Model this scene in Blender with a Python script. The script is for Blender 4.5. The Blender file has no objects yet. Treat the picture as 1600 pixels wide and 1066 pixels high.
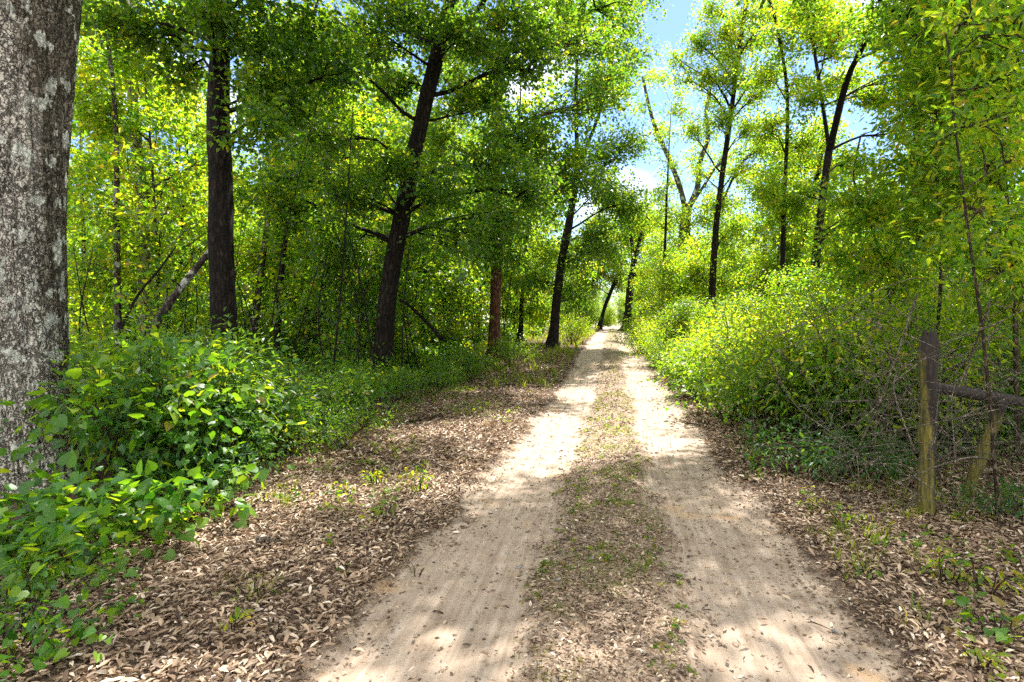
import bpy, bmesh, math
import numpy as np
from mathutils import Vector

R = math.radians
C = bpy.context.scene.collection
sc = bpy.context.scene

# ------------------------------------------------------------------ camera frame
F, YAW, PITCH = 888.9, R(10.0), R(-1.48)
CAM = np.array([0.0, 0.0, 1.6])
fw = np.array([-math.sin(YAW) * math.cos(PITCH), math.cos(YAW) * math.cos(PITCH), math.sin(PITCH)])
rt = np.array([math.cos(YAW), math.sin(YAW), 0.0])
up = np.cross(rt, fw)

def at(px, py, d):
    return CAM + d * (fw + rt * (px - 800) / F + up * (533 - py) / F)

def proj(P):
    v = np.asarray(P) - CAM
    d = v @ fw
    return 800 + F * (v @ rt) / d, 533 - F * (v @ up) / d, d

# ------------------------------------------------------------------ noise + terrain
def vnoise(x, y, seed=0):
    x = np.asarray(x, float); y = np.asarray(y, float)
    xi = np.floor(x); yi = np.floor(y); fx = x - xi; fy = y - yi
    fx = fx * fx * (3 - 2 * fx); fy = fy * fy * (3 - 2 * fy)
    def h(a, b):
        v = np.sin(a * 127.1 + b * 311.7 + seed * 74.7) * 43758.5453
        return v - np.floor(v)
    return (h(xi, yi) * (1 - fx) + h(xi + 1, yi) * fx) * (1 - fy) + (h(xi, yi + 1) * (1 - fx) + h(xi + 1, yi + 1) * fx) * fy

def fbm(x, y, seed=0, o=4):
    s = 0; a = 0.5
    for k in range(o):
        s = s + a * vnoise(x * 2 ** k, y * 2 ** k, seed + k); a *= .5
    return s / (1 - .5 ** o)

def sstep(a, b, x):
    t = np.clip((np.asarray(x, float) - a) / (b - a), 0, 1)
    return t * t * (3 - 2 * t)

PY = [-60, 10, 13, 16, 20, 24, 30, 36, 46, 60, 78, 96, 112, 130, 160, 400]
PZ = [0, 0, .0, .05, .22, .45, .65, .82, 1.0, 1.18, 1.36, 1.5, 1.52, 1.35, 1.0, .5]
def prof(y):
    return sum(np.interp(y + o, PY, PZ) for o in (-2.4, -1.2, 0, 1.2, 2.4)) / 5

def edges(x, y):
    e = .46 * (fbm(x * 1.7 + 9, y * 1.1, 3) - .5) + .14 * (vnoise(x * 7, y * 6, 5) - .5)
    return np.asarray(x, float) + e + .16 * (fbm(np.asarray(y) * .28, 3.3, 8) - .5)

def tracks(x, y):
    u = edges(x, y)
    l = sstep(-1.46, -1.22, u) * (1 - sstep(-.52, -.30, u))
    r = sstep(.22, .44, u) * (1 - sstep(1.20, 1.42, u))
    return np.maximum(l, r)

def strip(x, y):
    u = edges(x, y)
    return sstep(-.56, -.3, u) * (1 - sstep(.2, .46, u))

def ground(x, y):
    x = np.asarray(x, float); y = np.asarray(y, float)
    z = prof(y)
    t = tracks(x, y); s = strip(x, y)
    z = z - .035 * t + .02 * s + .05 * (fbm(x * .8, y * .8, 11) - .5) + .02 * (fbm(x * 4, y * 4, 12, 3) - .5) * (1 - .6 * t)
    z = z + .16 * sstep(2.2, 6, x) + .14 * sstep(3.4, 7, -x) + .3 * (fbm(x * .15, y * .15, 15) - .5) * sstep(3, 10, np.abs(x))
    return z

def gz(x, y):
    return float(ground(x, y))

def gp(px, py):
    for d in np.arange(1.2, 140, .02):
        P = at(px, py, d)
        if P[2] <= gz(P[0], P[1]):
            return P
    return at(px, py, 120)

# ------------------------------------------------------------------ mesh plumbing
class Geo:
    """collects vertices, quads and triangles with one random value a face"""
    def __init__(s):
        s.v = []; s.q = []; s.t = []; s.qa = []; s.ta = []; s.n = 0
    def add(s, V, Q=None, T=None, a=0.0):
        V = np.asarray(V, float)
        s.v.append(V)
        if Q is not None and len(Q):
            Q = np.asarray(Q, int); s.q.append(Q + s.n); s.qa.append(np.broadcast_to(a, (len(Q),)))
        if T is not None and len(T):
            T = np.asarray(T, int); s.t.append(T + s.n); s.ta.append(np.broadcast_to(a, (len(T),)))
        s.n += len(V)
    def mesh(s, name, mat, off=(0, 0, 0), smooth=True):
        me = bpy.data.meshes.new(name)
        V = np.concatenate(s.v) - np.asarray(off)
        Q = np.concatenate(s.q) if s.q else np.zeros((0, 4), int)
        T = np.concatenate(s.t) if s.t else np.zeros((0, 3), int)
        me.vertices.add(len(V)); me.vertices.foreach_set('co', V.astype(np.float32).ravel())
        loops = np.concatenate([Q.ravel(), T.ravel()]).astype(np.int32)
        me.loops.add(len(loops)); me.loops.foreach_set('vertex_index', loops)
        tot = np.concatenate([np.full(len(Q), 4), np.full(len(T), 3)]).astype(np.int32)
        st = np.concatenate([[0], np.cumsum(tot)[:-1]]).astype(np.int32)
        me.polygons.add(len(tot)); me.polygons.foreach_set('loop_start', st)
        me.polygons.foreach_set('loop_total', tot)
        me.polygons.foreach_set('use_smooth', np.full(len(tot), smooth))
        at_ = me.attributes.new('rnd', 'FLOAT', 'FACE')
        at_.data.foreach_set('value', np.concatenate([np.concatenate(s.qa) if s.qa else np.zeros(0), np.concatenate(s.ta) if s.ta else np.zeros(0)]).astype(np.float32))
        me.materials.append(mat)
        me.update(calc_edges=True)
        return me

def link(name, me, parent=None, loc=(0, 0, 0)):
    o = bpy.data.objects.new(name, me); C.objects.link(o); o.location = loc
    if parent: o.parent = parent
    return o

def tag(o, label=None, cat=None, group=None, kind=None):
    if label: o['label'] = label
    if cat: o['category'] = cat
    if group: o['group'] = group
    if kind: o['kind'] = kind
    return o

def empty(name, loc, rz=0):
    o = bpy.data.objects.new(name, None); C.objects.link(o)
    o.location = loc; o.rotation_euler = (0, 0, rz); o.empty_display_size = .2
    return o

def copy_tree(o, loc, rz, s):
    c = o.copy(); C.objects.link(c); c.location = loc; c.rotation_euler = (0, 0, rz); c.scale = (s, s, s)
    for ch in list(o.children):
        d = ch.copy(); C.objects.link(d); d.parent = c
    return c

def unit(v):
    return v / np.maximum(np.linalg.norm(v, axis=-1, keepdims=True), 1e-9)

def spline(P, n):
    P = np.asarray(P, float)
    if len(P) == 2:
        return np.linspace(P[0], P[1], n)
    Q = np.vstack([2 * P[0] - P[1], P, 2 * P[-1] - P[-2]])
    out = []
    for t in np.linspace(0, len(P) - 1, n):
        i = min(int(t), len(P) - 2); u = t - i
        a, b, c, d = Q[i:i + 4]
        out.append(.5 * ((2 * b) + (c - a) * u + (2 * a - 5 * b + 4 * c - d) * u * u + (3 * b - a - 3 * c + d) * u ** 3))
    return np.array(out)

def tube(g, P, rad, sides=6, rough=0.0, rng=None, cap=True):
    P = np.asarray(P, float); k = len(P); rad = np.broadcast_to(rad, (k,))
    T = unit(np.gradient(P, axis=0))
    ref = np.array([0.31, 0.95, 0.02]) if abs(T[0][2]) > .6 else np.array([0, 0, 1.0])
    X = unit(np.cross(T, ref)); Y = np.cross(T, X)
    a = np.arange(sides) * 2 * math.pi / sides
    rr = np.repeat(rad[:, None], sides, 1)
    if rough and rng is not None:
        nz = rng.normal(0, 1, (k, sides)); nz = (nz + np.roll(nz, 1, 0) + np.roll(nz, 1, 1)) / 2
        rr = rr * (1 + rough * nz)
    V = P[:, None] + rr[..., None] * (np.cos(a)[None, :, None] * X[:, None] + np.sin(a)[None, :, None] * Y[:, None])
    i = np.arange(k - 1)[:, None] * sides; j = np.arange(sides)[None]; j2 = (j + 1) % sides
    Q = np.stack([i + j, i + j2, i + sides + j2, i + sides + j], -1).reshape(-1, 4)
    V = V.reshape(-1, 3)
    Tt = None
    if cap:
        V = np.vstack([V, P[-1] + T[-1] * rad[-1] * .6]); b = (k - 1) * sides
        Tt = [(b + m, b + (m + 1) % sides, k * sides) for m in range(sides)]
    g.add(V, Q, Tt)

# leaf shapes: x across, y along, z up
TPL = {
    'rhomb': ([(0, 0, 0), (.24, .42, .05), (0, 1, -.06), (-.24, .42, .05)], [], [(0, 1, 2), (0, 2, 3)]),
    'broad': ([(0, 0, 0), (.34, .40, .06), (0, 1, -.10), (-.34, .40, .06)], [], [(0, 1, 2), (0, 2, 3)]),
    'ell': ([(0, 0, 0), (.15, .25, .05), (.17, .6, .03), (0, 1, -.12), (-.17, .6, .03), (-.15, .25, .05), (0, .4, 0)], [(0, 1, 2, 6), (0, 6, 4, 5)], [(6, 2, 3), (6, 3, 4)]),
    'heart': ([(0, .12, 0), (.22, -.05, .03), (.47, .10, .08), (.46, .42, .07), (.24, .76, .0), (0, 1.02, -.12), (-.24, .76, .0), (-.46, .42, .07), (-.47, .10, .08), (-.22, -.05, .03), (0, .5, -.02)],
              [(0, 1, 2, 10), (10, 2, 3, 4), (10, 6, 7, 8), (0, 10, 8, 9)], [(10, 4, 5), (10, 5, 6)]),
    'dry': ([(0, 0, .0), (.12, .3, .10), (.155, .68, .13), (0, 1, .0), (-.155, .68, .13), (-.12, .3, .10), (0, .5, .0)], [(0, 1, 2, 6), (0, 6, 4, 5)], [(6, 2, 3), (6, 3, 4)]),
    'blade': ([(-.035, 0, 0), (.035, 0, 0), (.03, .4, .10), (-.03, .4, .10), (.02, .75, .05), (-.02, .75, .05), (0, 1, -.15)], [(0, 1, 2, 3), (3, 2, 4, 5)], [(5, 4, 6)]),
}

def leaves(g, P, A, N, S, shape, rng, rnd=None):
    """one leaf at each P with axis A, upper side towards N and length S"""
    V, Q, T = TPL[shape]
    V = np.array(V); n = len(P); m = len(V)
    A = unit(A); X = unit(np.cross(A, N)); Z = np.cross(X, A)
    S = np.broadcast_to(S, (n,))[:, None, None]
    bend = rng.uniform(.4, 1.8, n)[:, None, None]
    W = P[:, None] + S * (V[None, :, 0:1] * X[:, None] + V[None, :, 1:2] * A[:, None] + bend * V[None, :, 2:3] * Z[:, None])
    rnd = rng.random(n) if rnd is None else np.clip(rnd, 0, 1)
    off = (np.arange(n) * m)[:, None, None]
    Qa = (np.array(Q)[None] + off).reshape(-1, 4) if Q else None
    Ta = (np.array(T)[None] + off).reshape(-1, 3) if T else None
    base = g.n
    g.v.append(W.reshape(-1, 3))
    if Q: g.q.append(Qa + base); g.qa.append(np.repeat(rnd, len(Q)))
    if T: g.t.append(Ta + base); g.ta.append(np.repeat(rnd, len(T)))
    g.n += n * m

# ------------------------------------------------------------------ materials
def nodes(name):
    m = bpy.data.materials.new(name); m.use_nodes = True
    nt = m.node_tree; nt.nodes.clear()
    out = nt.nodes.new('ShaderNodeOutputMaterial')
    return m, nt, out

def N(nt, t, **kw):
    n = nt.nodes.new(t)
    for k, v in kw.items():
        if k.startswith('i_'):
            key = k[2:]
            n.inputs[int(key) if key.isdigit() else key].default_value = v
        else:
            setattr(n, k, v)
    return n

def ramp(nt, stops, interp='LINEAR'):
    r = nt.nodes.new('ShaderNodeValToRGB'); r.color_ramp.interpolation = interp
    el = r.color_ramp.elements
    while len(el) < len(stops): el.new(.5)
    for e, (p, c) in zip(el, stops):
        e.position = p; e.color = (*c, 1) if len(c) == 3 else c
    return r

def leaf_mat(name, base, trans, tr=.5, rough=.42, spec=.5):
    m, nt, out = nodes(name)
    a = N(nt, 'ShaderNodeAttribute', attribute_name='rnd')
    r1 = ramp(nt, base); r2 = ramp(nt, trans)
    nt.links.new(a.outputs['Fac'], r1.inputs[0]); nt.links.new(a.outputs['Fac'], r2.inputs[0])
    p = N(nt, 'ShaderNodeBsdfPrincipled', i_Roughness=rough)
    p.inputs['Specular IOR Level'].default_value = spec
    t = N(nt, 'ShaderNodeBsdfTranslucent')
    nt.links.new(r1.outputs[0], p.inputs['Base Color']); nt.links.new(r2.outputs[0], t.inputs['Color'])
    mx = N(nt, 'ShaderNodeMixShader', i_0=tr)
    nt.links.new(p.outputs[0], mx.inputs[1]); nt.links.new(t.outputs[0], mx.inputs[2])
    nt.links.new(mx.outputs[0], out.inputs[0])
    return m

M = {}
M['oak_leaf'] = leaf_mat('oak_leaf', [(0, (.018, .055, .008)), (.6, (.035, .105, .012)), (1, (.075, .15, .014))],
                         [(0, (.09, .24, .012)), (.6, (.24, .44, .014)), (1, (.62, .62, .018))], .52, .40)
M['lime_leaf'] = leaf_mat('lime_leaf', [(0, (.018, .065, .007)), (.5, (.05, .135, .012)), (.9, (.13, .18, .014)), (1, (.20, .15, .03))],
                          [(0, (.15, .40, .012)), (.5, (.41, .63, .014)), (.85, (.76, .75, .018)), (1, (.82, .58, .03))], .6, .40)
M['bush_leaf'] = leaf_mat('bush_leaf', [(0, (.012, .05, .006)), (.6, (.038, .115, .011)), (.92, (.11, .19, .014)), (1, (.17, .12, .03))],
                          [(0, (.08, .26, .010)), (.6, (.28, .48, .012)), (1, (.66, .62, .016))], .5, .38)
M['vine_leaf'] = leaf_mat('vine_leaf', [(0, (.014, .065, .006)), (.6, (.045, .145, .011)), (.93, (.13, .23, .016)), (1, (.18, .13, .03))],
                          [(0, (.09, .30, .010)), (.6, (.30, .53, .013)), (1, (.66, .66, .02))], .46, .42, .45)
M['glossy_leaf'] = leaf_mat('glossy_leaf', [(0, (.014, .055, .014)), (.6, (.025, .085, .02)), (1, (.06, .12, .02))],
                            [(0, (.06, .20, .012)), (.6, (.16, .34, .015)), (1, (.40, .45, .02))], .42, .42, .4)
M['grass'] = leaf_mat('grass_blade', [(0, (.05, .11, .012)), (.6, (.11, .18, .015)), (1, (.22, .20, .05))],
                      [(0, (.25, .42, .012)), (.6, (.48, .52, .015)), (1, (.60, .50, .06))], .5, .5, .3)
M['dry_leaf'] = leaf_mat('dry_leaf', [(0, (.05, .03, .019)), (.22, (.15, .098, .064)), (.5, (.31, .22, .145)), (.8, (.50, .39, .28)), (1, (.72, .63, .52))],
                         [(0, (.04, .02, .01)), (.5, (.20, .11, .05)), (1, (.34, .22, .12))], .22, .55, .35)
M['red_leaf'] = leaf_mat('red_brown_leaf', [(0, (.05, .015, .01)), (1, (.14, .04, .02))], [(0, (.12, .02, .01)), (1, (.25, .07, .02))], .3, .6, .3)

def bark_mat(name, dark, mid, light, scale=16, stretch=.28, moss=None, lichen=0.0, bump=.8):
    m, nt, out = nodes(name)
    tc = N(nt, 'ShaderNodeTexCoord'); mp = N(nt, 'ShaderNodeMapping'); mp.inputs['Scale'].default_value = (1, 1, stretch)
    nt.links.new(tc.outputs['Object'], mp.inputs[0])
    nz = N(nt, 'ShaderNodeTexNoise', i_Scale=scale * .9, i_Detail=6.0, i_Roughness=.65)
    nt.links.new(mp.outputs[0], nz.inputs['Vector'])
    add = N(nt, 'ShaderNodeMix', data_type='VECTOR', i_0=.10)
    nt.links.new(mp.outputs[0], add.inputs[4]); nt.links.new(nz.outputs['Color'], add.inputs[5])
    vo = N(nt, 'ShaderNodeTexVoronoi', feature='DISTANCE_TO_EDGE', i_Scale=scale)
    nt.links.new(add.outputs[1], vo.inputs['Vector'])
    cr = ramp(nt, [(0, (0, 0, 0)), (.22, (1, 1, 1))])
    nt.links.new(vo.outputs['Distance'], cr.inputs[0])
    col = ramp(nt, [(.3, dark), (.52, mid), (.75, light)])
    nt.links.new(nz.outputs['Fac'], col.inputs[0])
    mul = N(nt, 'ShaderNodeMix', data_type='RGBA', blend_type='MIX')
    mul.inputs[6].default_value = (dark[0] * .45, dark[1] * .45, dark[2] * .45, 1)
    nt.links.new(cr.outputs[0], mul.inputs[0]); nt.links.new(col.outputs[0], mul.inputs[7])
    last = mul.outputs[2]
    if moss or lichen:
        n2 = N(nt, 'ShaderNodeTexNoise', i_Scale=2.6, i_Detail=5.0, i_Roughness=.6)
        nt.links.new(tc.outputs['Object'], n2.inputs['Vector'])
        c = moss or (.42, .45, .40)
        rr = ramp(nt, [(.62 - .2 * (lichen or .3), (0, 0, 0)), (.66 - .2 * (lichen or .3) + .04, (1, 1, 1))])
        nt.links.new(n2.outputs['Fac'], rr.inputs[0])
        mm = N(nt, 'ShaderNodeMix', data_type='RGBA'); mm.inputs[7].default_value = (*c, 1)
        nt.links.new(rr.outputs[0], mm.inputs[0]); nt.links.new(last, mm.inputs[6]); last = mm.outputs[2]
    p = N(nt, 'ShaderNodeBsdfPrincipled', i_Roughness=.9); p.inputs['Specular IOR Level'].default_value = .2
    nt.links.new(last, p.inputs['Base Color'])
    ad = N(nt, 'ShaderNodeMath', operation='MULTIPLY_ADD', i_1=.5)
    nt.links.new(nz.outputs['Fac'], ad.inputs[0]); nt.links.new(cr.outputs[0], ad.inputs[2])
    b = N(nt, 'ShaderNodeBump', i_Strength=bump, i_Distance=.03)
    nt.links.new(ad.outputs[0], b.inputs['Height']); nt.links.new(b.outputs[0], p.inputs['Normal'])
    nt.links.new(p.outputs[0], out.inputs[0])
    return m

M['dark_bark'] = bark_mat('dark_oak_bark', (.007, .005, .004), (.015, .011, .008), (.055, .040, .031), 15, .25)
M['grey_bark'] = bark_mat('grey_bark', (.035, .028, .022), (.08, .068, .055), (.2, .18, .16), 18, .3, None, .35)
M['pale_bark'] = bark_mat('pale_bark', (.14, .11, .08), (.28, .24, .19), (.45, .41, .35), 10, .2, None, .3)
M['rust_bark'] = bark_mat('rusty_bark', (.05, .022, .012), (.12, .055, .03), (.22, .12, .07), 15, .25)
M['stem'] = bark_mat('shrub_stem', (.05, .035, .022), (.10, .075, .05), (.2, .16, .11), 30, .3)
M['twig'] = bark_mat('dry_twig', (.13, .105, .08), (.25, .215, .17), (.42, .37, .31), 40, .3)

# ------------------------------------------------------------------ tree growing
def limb_leaves(rng, wood, Lf, p0, r0, tgt, rad, nsub, ncl, per, sig, size, shape, flat=.62, sides=6, rej=None):
    """a limb from p0 to tgt, branching into an ellipsoid of leaf clumps of radius rad round tgt"""
    L = np.linalg.norm(tgt - p0)
    mid = (p0 + tgt) / 2 + np.array([0, 0, .10 * L]) + rng.normal(0, .06 * L, 3)
    q = np.array([p0, p0 * .7 + mid * .3 + rng.normal(0, .02 * L, 3), mid, mid * .4 + tgt * .6 + rng.normal(0, .04 * L, 3), tgt])
    P = spline(q, 9)
    tube(wood, P, np.linspace(r0, max(.008, r0 * .22), 9), sides, .08, rng)
    for j in range(nsub):
        s = P[int(rng.integers(3, 9))]
        d = unit(rng.normal(0, 1, 3)) * rng.random() ** .45 * rad
        d[2] *= flat
        e = tgt + d
        m_ = (s + e) / 2 + rng.normal(0, .08 * rad, 3) + np.array([0, 0, .06 * rad])
        B = spline([s, m_, e + np.array([0, 0, -.05 * rad])], 6)
        rb = max(.008, r0 * .36)
        tube(wood, B, np.linspace(rb, .004, 6), 4, .0, None, False)
        u = rng.uniform(.3, 1.08, ncl)
        c = s[None] * (1 - u[:, None]) + e[None] * u[:, None]
        c = c + rng.normal(0, .16 * rad, (ncl, 3)) * np.array([1, 1, .7])
        for k in range(ncl):
            if rej is not None and rej(c[k]): continue
            n = max(3, int(per * rng.uniform(.5, 1.5)))
            tw = unit(unit(c[k] - p0) * .5 + rng.normal(0, .75, (4, 3)) * np.array([1, 1, .55]))
            wch = rng.integers(0, 4, n); tt = rng.uniform(.0, 1, n)[:, None]
            off = tw[wch] * tt * sig * 2.7 * rng.uniform(.7, 1.3) + rng.normal(0, .26 * sig, (n, 3)) + np.array([0, 0, -.25 * sig]) * tt * tt
            Lf['P'].append(c[k] + off)
            A = tw[wch] * .8 + rng.normal(0, .55, (n, 3)) + np.array([0, 0, -.25])
            Lf['A'].append(A)
            Nn = rng.normal(0, .55, (n, 3)) + np.array([0, 0, 1.0])
            Lf['N'].append(Nn)
            Lf['S'].append(size * rng.uniform(.6, 1.3, n))
            Lf['R'].append(np.clip(rng.normal(rng.uniform(.2, .75), .2, n), 0, 1))

def newL():
    return {'P': [], 'A': [], 'N': [], 'S': [], 'R': []}

def leafgeo(L, shape, rng, keep=None):
    P, A, Nn, S, Rr = (np.concatenate(L[k]) for k in 'PANSR')
    if keep is not None:
        k = keep(P); P, A, Nn, S, Rr = P[k], A[k], Nn[k], S[k], Rr[k]
    g = Geo(); leaves(g, P, A, Nn, S, shape, rng, Rr)
    return g

SKYWIN = np.array([(1008, -400), (1016, 250), (1000, 330), (1090, 330), (1200, 250), (1256, -400)])
def in_sky(P):
    """true for points that would grow into the open sky over the right half of the track"""
    px, py, d = proj(P)
    lo = np.interp(py, [-400, 0, 250, 320], [1000, 1000, 1008, 980]) + 50 * (vnoise(py / 38., d * .8, 91) - .5)
    hi = np.interp(py, [-400, 0, 200, 320], [1215, 1205, 1165, 1100]) + 50 * (vnoise(py / 31., d * .7, 92) - .5)
    return (d > 4) & (px > lo) & (px < hi) & (py < 322) & (py > -60)

def hero(name, label, pix, depth, dia, seed, top=15, forks=(), limbs=(), canopy=None, leaf='oak_leaf', size=.085, per=34, sig=.22,
         shape='broad', bark='dark_bark', sides=14, taper=.5, sparse_sky=True, cat='tree', group=None, dense=1.0, flare=.85, flat=.7, asc=.35):
    rng = np.random.default_rng(seed)
    P = [at(px, py, depth) for px, py in pix]
    d0 = P[1] - P[0]
    if d0[2] > .01:
        sl = np.clip(d0[:2] / d0[2], -.35, .35)
    else:
        sl = np.zeros(2)
    b = P[0].copy()
    for _ in range(20):
        g_ = gz(b[0], b[1]) - .08
        dz = g_ - b[2]; b = b + np.array([sl[0] * dz * .5, sl[1] * dz * .5, dz])
    pts = [b] + P[:] if np.linalg.norm(b - P[0]) > .4 else [b] + P[1:]
    if pts[-1][2] < top and not forks:
        dl = unit(pts[-1] - pts[-2]); dl = unit(dl * .6 + np.array([0, 0, .5]))
        z = top - pts[-1][2]
        pts += [pts[-1] + dl * z * .5 / dl[2], pts[-1] + dl * z / dl[2] + rng.normal(0, .2, 3)]
    wood = Geo(); L = newL()
    n = 26
    S = spline(pts, n)
    hz = S[:, 2] - b[2]
    r = dia / 2 * (1 - taper * np.clip(hz / max(top, hz[-1]), 0, 1)) + dia / 2 * flare * (np.exp(-hz / .45) + .5 * np.exp(-hz / .15))
    S[2:, :2] += np.cumsum(rng.normal(0, .012 * dia, (n - 2, 2)), 0)
    tube(wood, S, r, sides, .075, rng)
    skel = [(S[i], r[i]) for i in range(n // 4, n)]
    rl = r[-1]
    for fk in forks:
        Q = [S[-2]] + [at(px, py, depth + fk.get('dd', 0) * (i + 1) / len(fk['pix'])) for i, (px, py) in enumerate(fk['pix'])]
        if Q[-1][2] < top:
            dl = unit(unit(Q[-1] - Q[-2]) * .7 + np.array([0, 0, .4])); z = top - Q[-1][2]
            Q += [Q[-1] + dl * z / dl[2]]
        FS = spline(Q, 16); fr = np.linspace(rl * fk.get('k', .75), rl * .25, 16)
        tube(wood, FS, fr, 10, .05, rng)
        skel += [(FS[i], fr[i]) for i in range(3, 16)]
    SP = np.array([s[0] for s in skel]); SR = np.array([s[1] for s in skel])
    jobs = [(at(px, py, depth + dd), rad) for px, py, dd, rad in limbs]
    if canopy:
        nC, RC, z0, z1 = canopy[:4]; dx = canopy[4] if len(canopy) > 4 else 0
        topP = S[-1]
        for i in range(nC):
            a = i * 2.39996 + rng.uniform(-.5, .5); rr = RC * math.sqrt((i + .5) / nC) * rng.uniform(.75, 1.2)
            z = b[2] + rng.uniform(z0, z1)
            c = SP[np.argmin(abs(SP[:, 2] - z))]
            t = np.array([c[0] + dx + rr * math.cos(a), c[1] + rr * math.sin(a), z + .12 * (RC - rr)])
            jobs.append((t, 1.25 * rng.uniform(.75, 1.3)))
    for t, rad in jobs:
        if sparse_sky and in_sky(t): continue
        if canopy and sparse_sky and len(jobs) > 0:
            mid_ = SP[np.argmin(np.abs(SP[:, 2] - t[2] + .5))] * .5 + t * .5
            if in_sky(mid_ - np.array([0, 0, .3])): continue
        hd = np.linalg.norm((SP - t)[:, :2], axis=1)
        cost = np.abs(SP[:, 2] - (t[2] - asc * hd)) + hd * .5
        k = int(np.argmin(cost))
        ln = np.linalg.norm(SP[k] - t)
        r0 = min(SR[k] * .6, .015 + .016 * ln)
        ns = max(3, int(8 * rad * dense))
        limb_leaves(rng, wood, L, SP[k], r0, t, rad, ns, 5, int(per * 1.45), sig * 1.12, size * 1.12, shape, flat, 6, in_sky if sparse_sky else None)
    root = empty(name, tuple(b)); tag(root, label, cat, group)
    link('trunk', wood.mesh('trunk', M[bark], b), root)
    if L['P']:
        g = leafgeo(L, shape, rng)
        link('crown', g.mesh('crown', M[leaf], b, False), root)
    return root

def wood_tree(seed, h, dia, z0, RC, nlimb, leaf, size, per, bark, shape='rhomb', sig=.3, nsub=6):
    """a forest tree at the origin"""
    rng = np.random.default_rng(seed)
    lean = rng.normal(0, .06 * h, 2)
    pts = [np.array([0, 0, -.15]), np.array([lean[0] * .2, lean[1] * .2, h * .3]), np.array([lean[0] * .5, lean[1] * .4, h * .65]), np.array([lean[0], lean[1], h])]
    wood = Geo(); L = newL(); S = spline(pts, 16)
    tube(wood, S, np.linspace(dia / 2, dia * .1, 16) + dia * .2 * np.exp(-np.arange(16) / .6), 8, .05, rng)
    for i in range(nlimb):
        z = z0 + (h - z0) * ((i + rng.random()) / nlimb)
        k = int(np.argmin(abs(S[:, 2] - z + .6))); a = i * 2.4 + rng.uniform(-.6, .6)
        rr = RC * rng.uniform(.25, 1) * (1 - .55 * ((z - z0) / (h - z0)) ** 2)
        t = np.array([S[k][0] + rr * math.cos(a), S[k][1] + rr * math.sin(a), z + rng.uniform(-.3, .5)])
        limb_leaves(rng, wood, L, S[max(0, k - 1)], .012 + .012 * rr, t, rng.uniform(.8, 1.5), nsub, 4, per, sig, size, shape, .6, 5)
    return wood, leafgeo(L, shape, rng)

def shrub_geo(rng, h, r, nst, nleaf, size, shape, lean=(0, 0), droop=.3, upn=1.0, sigma=.09, wood=None, L=None, base=(0, 0, 0), tone=.5):
    """arching stems from one foot, with leaves along the upper parts"""
    base = np.asarray(base, float)
    for i in range(nst):
        a = rng.uniform(0, 6.283); rr = r * math.sqrt(rng.random()); hh = h * rng.uniform(.55, 1.05) * (1 - .35 * (rr / max(r, .01)) ** 2)
        e = base + np.array([rr * math.cos(a) + lean[0], rr * math.sin(a) + lean[1], hh])
        s = base + np.array([.25 * rr * math.cos(a), .25 * rr * math.sin(a), -.03])
        m_ = (s + e) / 2 + np.array([0, 0, .12 * hh]) + rng.normal(0, .06 * h, 3)
        P = spline([s, m_, e, e + np.array([.15 * rr * math.cos(a), .15 * rr * math.sin(a), -.12 * hh * droop])], 9)
        if wood is not None:
            tube(wood, P, np.linspace(.004 + .0045 * h, .002, 9), 4, 0, None, False)
        n = max(2, int(nleaf / nst * rng.uniform(.6, 1.4)))
        u = rng.uniform(.22, 1, n) ** .75 * 8
        i0 = np.minimum(u.astype(int), 7); f = (u - i0)[:, None]
        c = P[i0] * (1 - f) + P[i0 + 1] * f
        off = rng.normal(0, sigma, (n, 3)) * (1 + .6 * h)
        L['P'].append(c + off)
        A = unit(off) * .8 + rng.normal(0, .45, (n, 3)) + np.array([.3 * math.cos(a), .3 * math.sin(a), -.15 - .2 * droop])
        L['A'].append(A); L['N'].append(rng.normal(0, .42, (n, 3)) + np.array([0, 0, upn]))
        L['S'].append(size * rng.uniform(.55, 1.25, n)); L['R'].append(np.clip(rng.normal(tone + rng.uniform(-.25, .25), .18, n), 0, 1))

def make_shrub(name, seed, h, r, nst, nleaf, size, shape, mat, **kw):
    rng = np.random.default_rng(seed); wood = Geo(); L = newL()
    shrub_geo(rng, h, r, nst, nleaf, size, shape, wood=wood, L=L, **kw)
    root = empty(name, (0, 0, 0))
    link('stems', wood.mesh('stems', M['stem']), root)
    link('leaves', leafgeo(L, shape, rng).mesh('leaves', M[mat], (0, 0, 0), False), root)
    return root

# ------------------------------------------------------------------ ground and track
def axis(near0, near1, step, far0, far1, grow):
    a = list(np.arange(near0, near1 + 1e-6, step)); s = step
    while a[-1] < far1: s *= grow; a.append(a[-1] + s)
    s = step; b = []
    x = near0
    while x > far0: s *= grow; x -= s; b.append(x)
    return np.array(b[::-1] + a)

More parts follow.
